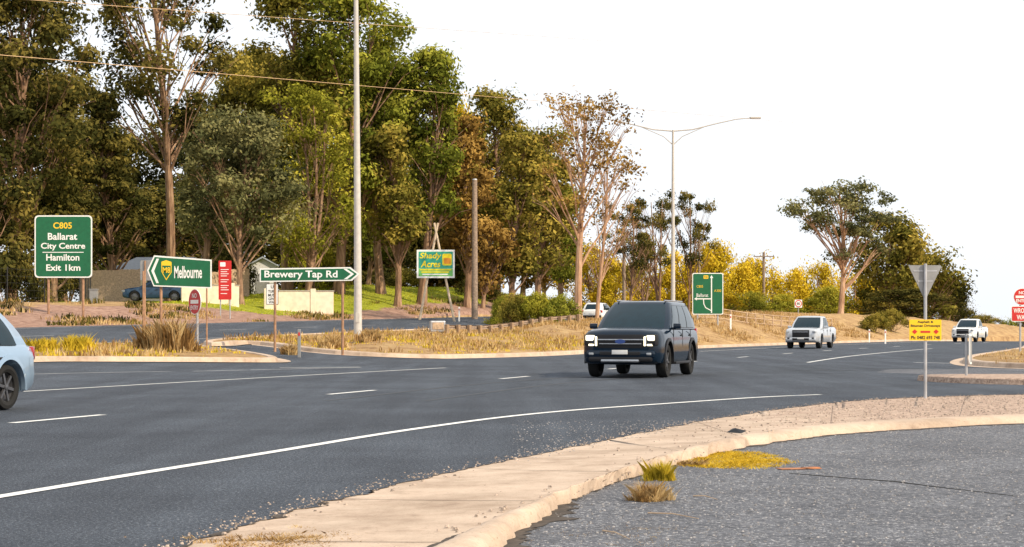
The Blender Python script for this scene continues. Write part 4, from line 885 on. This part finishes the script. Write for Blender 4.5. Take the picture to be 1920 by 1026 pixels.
suv=dict(W=1.92,R=.39,wx=(1.50,-1.40),
 st=[(2.47,.68,.44,.95),(2.45,.78,.40,1.005),(2.40,.86,.36,1.05),(2.28,.915,.32,1.09),(2.0,.95,.30,1.125),(1.6,.957,.30,1.15),(1.1,.96,.29,1.165),(0,.96,.29,1.165),(-1.2,.96,.29,1.165),(-2.2,.945,.33,1.15),(-2.38,.91,.38,1.13),(-2.44,.85,.42,1.09)],
 cab=((1.30,-2.40,.89,1.13),(.34,-2.05,.70,1.75)),win=((.06,.30),(.33,.60),(.63,.92)),handles=(-.05,-1.1),seams=(.95,-.15,-1.15),arch=BLACKP,
 det=[('grille',(2.44,0,.845),(.08,1.12,.33),BLACKP,.04),('grille_bar',(2.485,0,.885),(.03,1.10,.035),CHROME,.01),('grille_bar',(2.485,0,.79),(.03,1.0,.022),CHROME,.008),
  ('headlight_housing',(2.39,.70,.88),(.16,.34,.26),BLACKP,.04,-.35),('headlight_housing',(2.39,-.70,.88),(.16,.34,.26),BLACKP,.04,.35),
  ('headlight',(2.42,.70,.925),(.14,.28,.13),'H',.03,-.35),('headlight',(2.42,-.70,.925),(.14,.28,.13),'H',.03,.35),('running_light',(2.455,.575,.85),(.08,.05,.22),'H',.015),('running_light',(2.455,-.575,.85),(.08,.05,.22),'H',.015),
  ('running_light',(2.44,.66,.765),(.08,.20,.045),'H',.012,-.3),('running_light',(2.44,-.66,.765),(.08,.20,.045),'H',.012,.3),
  ('bumper',(2.40,0,.56),(.24,1.62,.18),PDARK,.07),('valance',(2.42,0,.44),(.2,1.5,.12),BLACKP,.05),('skid_plate',(2.48,0,.40),(.12,.9,.07),CHROME,.025),('lower_grille',(2.525,0,.57),(.02,.95,.08),BLACKP,.008),('number_plate',(2.54,0,.60),(.02,.37,.10),PLATE,.004),
  ('fog_light',(2.50,.68,.56),(.06,.12,.06),LAMPOFF,.02),('fog_light',(2.50,-.68,.56),(.06,.12,.06),LAMPOFF,.02),
  ('roof_rail',(-.85,.58,1.815),(2.2,.035,.035),CHROME,.012),('roof_rail',(-.85,-.58,1.815),(2.2,.035,.035),CHROME,.012),
  ('side_step',(0.05,.93,.33),(1.8,.16,.06),BLACKP,.015),('side_step',(0.05,-.93,.33),(1.8,.16,.06),BLACKP,.015),
  ('taillight',(-2.40,.80,1.0),(.1,.16,.3),TAIL,.02),('taillight',(-2.40,-.80,1.0),(.1,.16,.3),TAIL,.02)])
ute=dict(W=1.86,R=.38,wx=(1.62,-1.46),
 st=[(2.63,.70,.44,.93),(2.60,.78,.40,.98),(2.52,.86,.36,1.02),(2.35,.905,.33,1.06),(1.9,.93,.32,1.10),(1.2,.93,.31,1.12),(0,.93,.31,1.12),(-.98,.93,.31,1.12),(-1.0,.93,.32,1.15),(-2.5,.93,.36,1.16),(-2.62,.90,.40,1.14),(-2.66,.86,.44,1.10)],
 cab=((1.28,-.98,.86,1.09),(.40,-.78,.70,1.70)),win=((.08,.46),(.50,.90)),handles=(.0,-.85),seams=(1.0,-.02,-.95),arch=None,
 det=[('grille',(2.60,0,.80),(.08,.94,.40),BLACKP,.05),('grille_bar',(2.65,0,.89),(.03,.8,.035),CHROME,.01),('headlight',(2.56,.66,.90),(.16,.32,.11),'H',.03,-.4),('headlight',(2.56,-.66,.90),(.16,.32,.11),'H',.03,.4),
  ('bumper',(2.56,0,.50),(.22,1.62,.20),None,.07),('lower_grille',(2.68,0,.50),(.02,.9,.12),BLACKP,.01),('number_plate',(2.695,0,.55),(.02,.37,.10),PLATE,.004),('fog_light',(2.64,.66,.54),(.06,.14,.12),BLACKP,.02),('fog_light',(2.64,-.66,.54),(.06,.14,.12),BLACKP,.02),
  ('tub_liner',(-1.8,0,1.165),(1.5,1.5,.05),BLACKP,.01),('sports_bar',(-1.25,0,1.30),(.09,1.30,.36),BLACKP,.03),('taillight',(-2.62,.82,.95),(.1,.14,.3),TAIL,.02),('taillight',(-2.62,-.82,.95),(.1,.14,.3),TAIL,.02)])
hatch=dict(W=1.78,R=.325,wx=(1.32,-1.28),
 st=[(2.14,.66,.34,.62),(2.10,.76,.28,.69),(2.0,.82,.23,.77),(1.85,.86,.2,.83),(1.2,.89,.19,.92),(0,.89,.19,.93),(-1.2,.89,.2,.95),(-1.85,.87,.23,.95),(-2.05,.83,.28,.92),(-2.13,.78,.33,.87),(-2.16,.70,.38,.81)],
 cab=((1.20,-2.04,.81,.89),(.22,-1.55,.63,1.41)),win=((.10,.42),(.45,.72),(.75,.90)),handles=(-.1,-1.0),seams=(.85,-.15,-1.0),arch=None,
 det=[('grille',(2.10,0,.52),(.08,.9,.16),BLACKP,.02),('headlight',(2.02,.66,.66),(.24,.26,.13),'H',.03,-.5),('headlight',(2.02,-.66,.66),(.24,.26,.13),'H',.03,.5),('number_plate',(2.14,0,.40),(.03,.37,.10),PLATE,.004),
  ('taillight',(-2.06,.68,.80),(.16,.26,.2),TAIL,.03,.4),('taillight',(-2.06,-.68,.80),(.16,.26,.2),TAIL,.03,-.4),('bumper',(-2.10,0,.42),(.16,1.5,.2),BLACKP,.05),('number_plate',(-2.165,0,.64),(.03,.37,.10),PLATE,.004)])
def fix(sp,paint):
    s2=dict(sp); s2['det']=[tuple(paint if (i==3 and x is None) else x for i,x in enumerate(d)) for d in sp['det']]
    if s2.get('arch') is None: s2['arch']=paint
    return s2
def heading(u,toward=True):
    du=-.002*max(0,u-60); t_=Vector((dx-dy*du,dy+dx*du)); t_.normalize(); a=math.atan2(t_.y,t_.x); return a+(math.pi if toward else 0)
G2='vehicles on the highway'
def place(px,py,off,u_h):
    X,Y=g0(px,py); a=heading(u_h); return (X-math.cos(a)*off,Y-math.sin(a)*off),a
(p,a)=place(1168,709,2.2,45); R1=vehicle('suv','dark blue-black four wheel drive wagon with headlights on',"car",(p[0],p[1],.005),a,PDARK,fix(suv,PDARK),True,G2)
mb=MB(); n=24; mb.add([(2.512,.12*math.cos(2*math.pi*i/n),.845+.05*math.sin(2*math.pi*i/n)) for i in range(n)]+[(2.47,.12*math.cos(2*math.pi*i/n),.845+.05*math.sin(2*math.pi*i/n)) for i in range(n)],[tuple(range(n))]+[(i,(i+1)%n,(i+1)%n+n,i+n) for i in range(n)]); mb.obj('emblem',EMB,R1)
(p,a)=place(1503,654,2.4,98); vehicle('pickup','pale silver dual cab utility with black grille',"pickup truck",(p[0],p[1],.005),a,PSILV,fix(ute,PSILV),False,G2)
(p,a)=place(1806,641.5,2.4,140); vehicle('pickup','white dual cab utility approaching over the crest',"pickup truck",(p[0],p[1],.005),a,PWHITE,fix(ute,PWHITE),False,G2)
a=heading(30); X,Y=-7.80,27.7; off=2.1
vehicle('car','light blue-grey hatchback passing on near carriageway',"car",(X+math.cos(a)*off,Y+math.sin(a)*off,.005),a,PGREY,fix(hatch,PGREY),False,G2)
Y=143; X=(1122-960)*Y/F; uu_,ww_=UW(X,Y); vehicle('car','white hatchback on the raised far carriageway',"car",(X,Y,float(Sf(uu_,ww_))+.02),heading(40,False),PWHITE,fix(hatch,PWHITE),False,G2)
Y=124; X=(293-960)*Y/F; vehicle('car','dark blue hatchback on the service road by the trees',"car",(X,Y,TZ(X,Y)+.05),math.radians(184),PBLUE,fix(hatch,PBLUE),False)
print('done',len(bpy.data.objects))
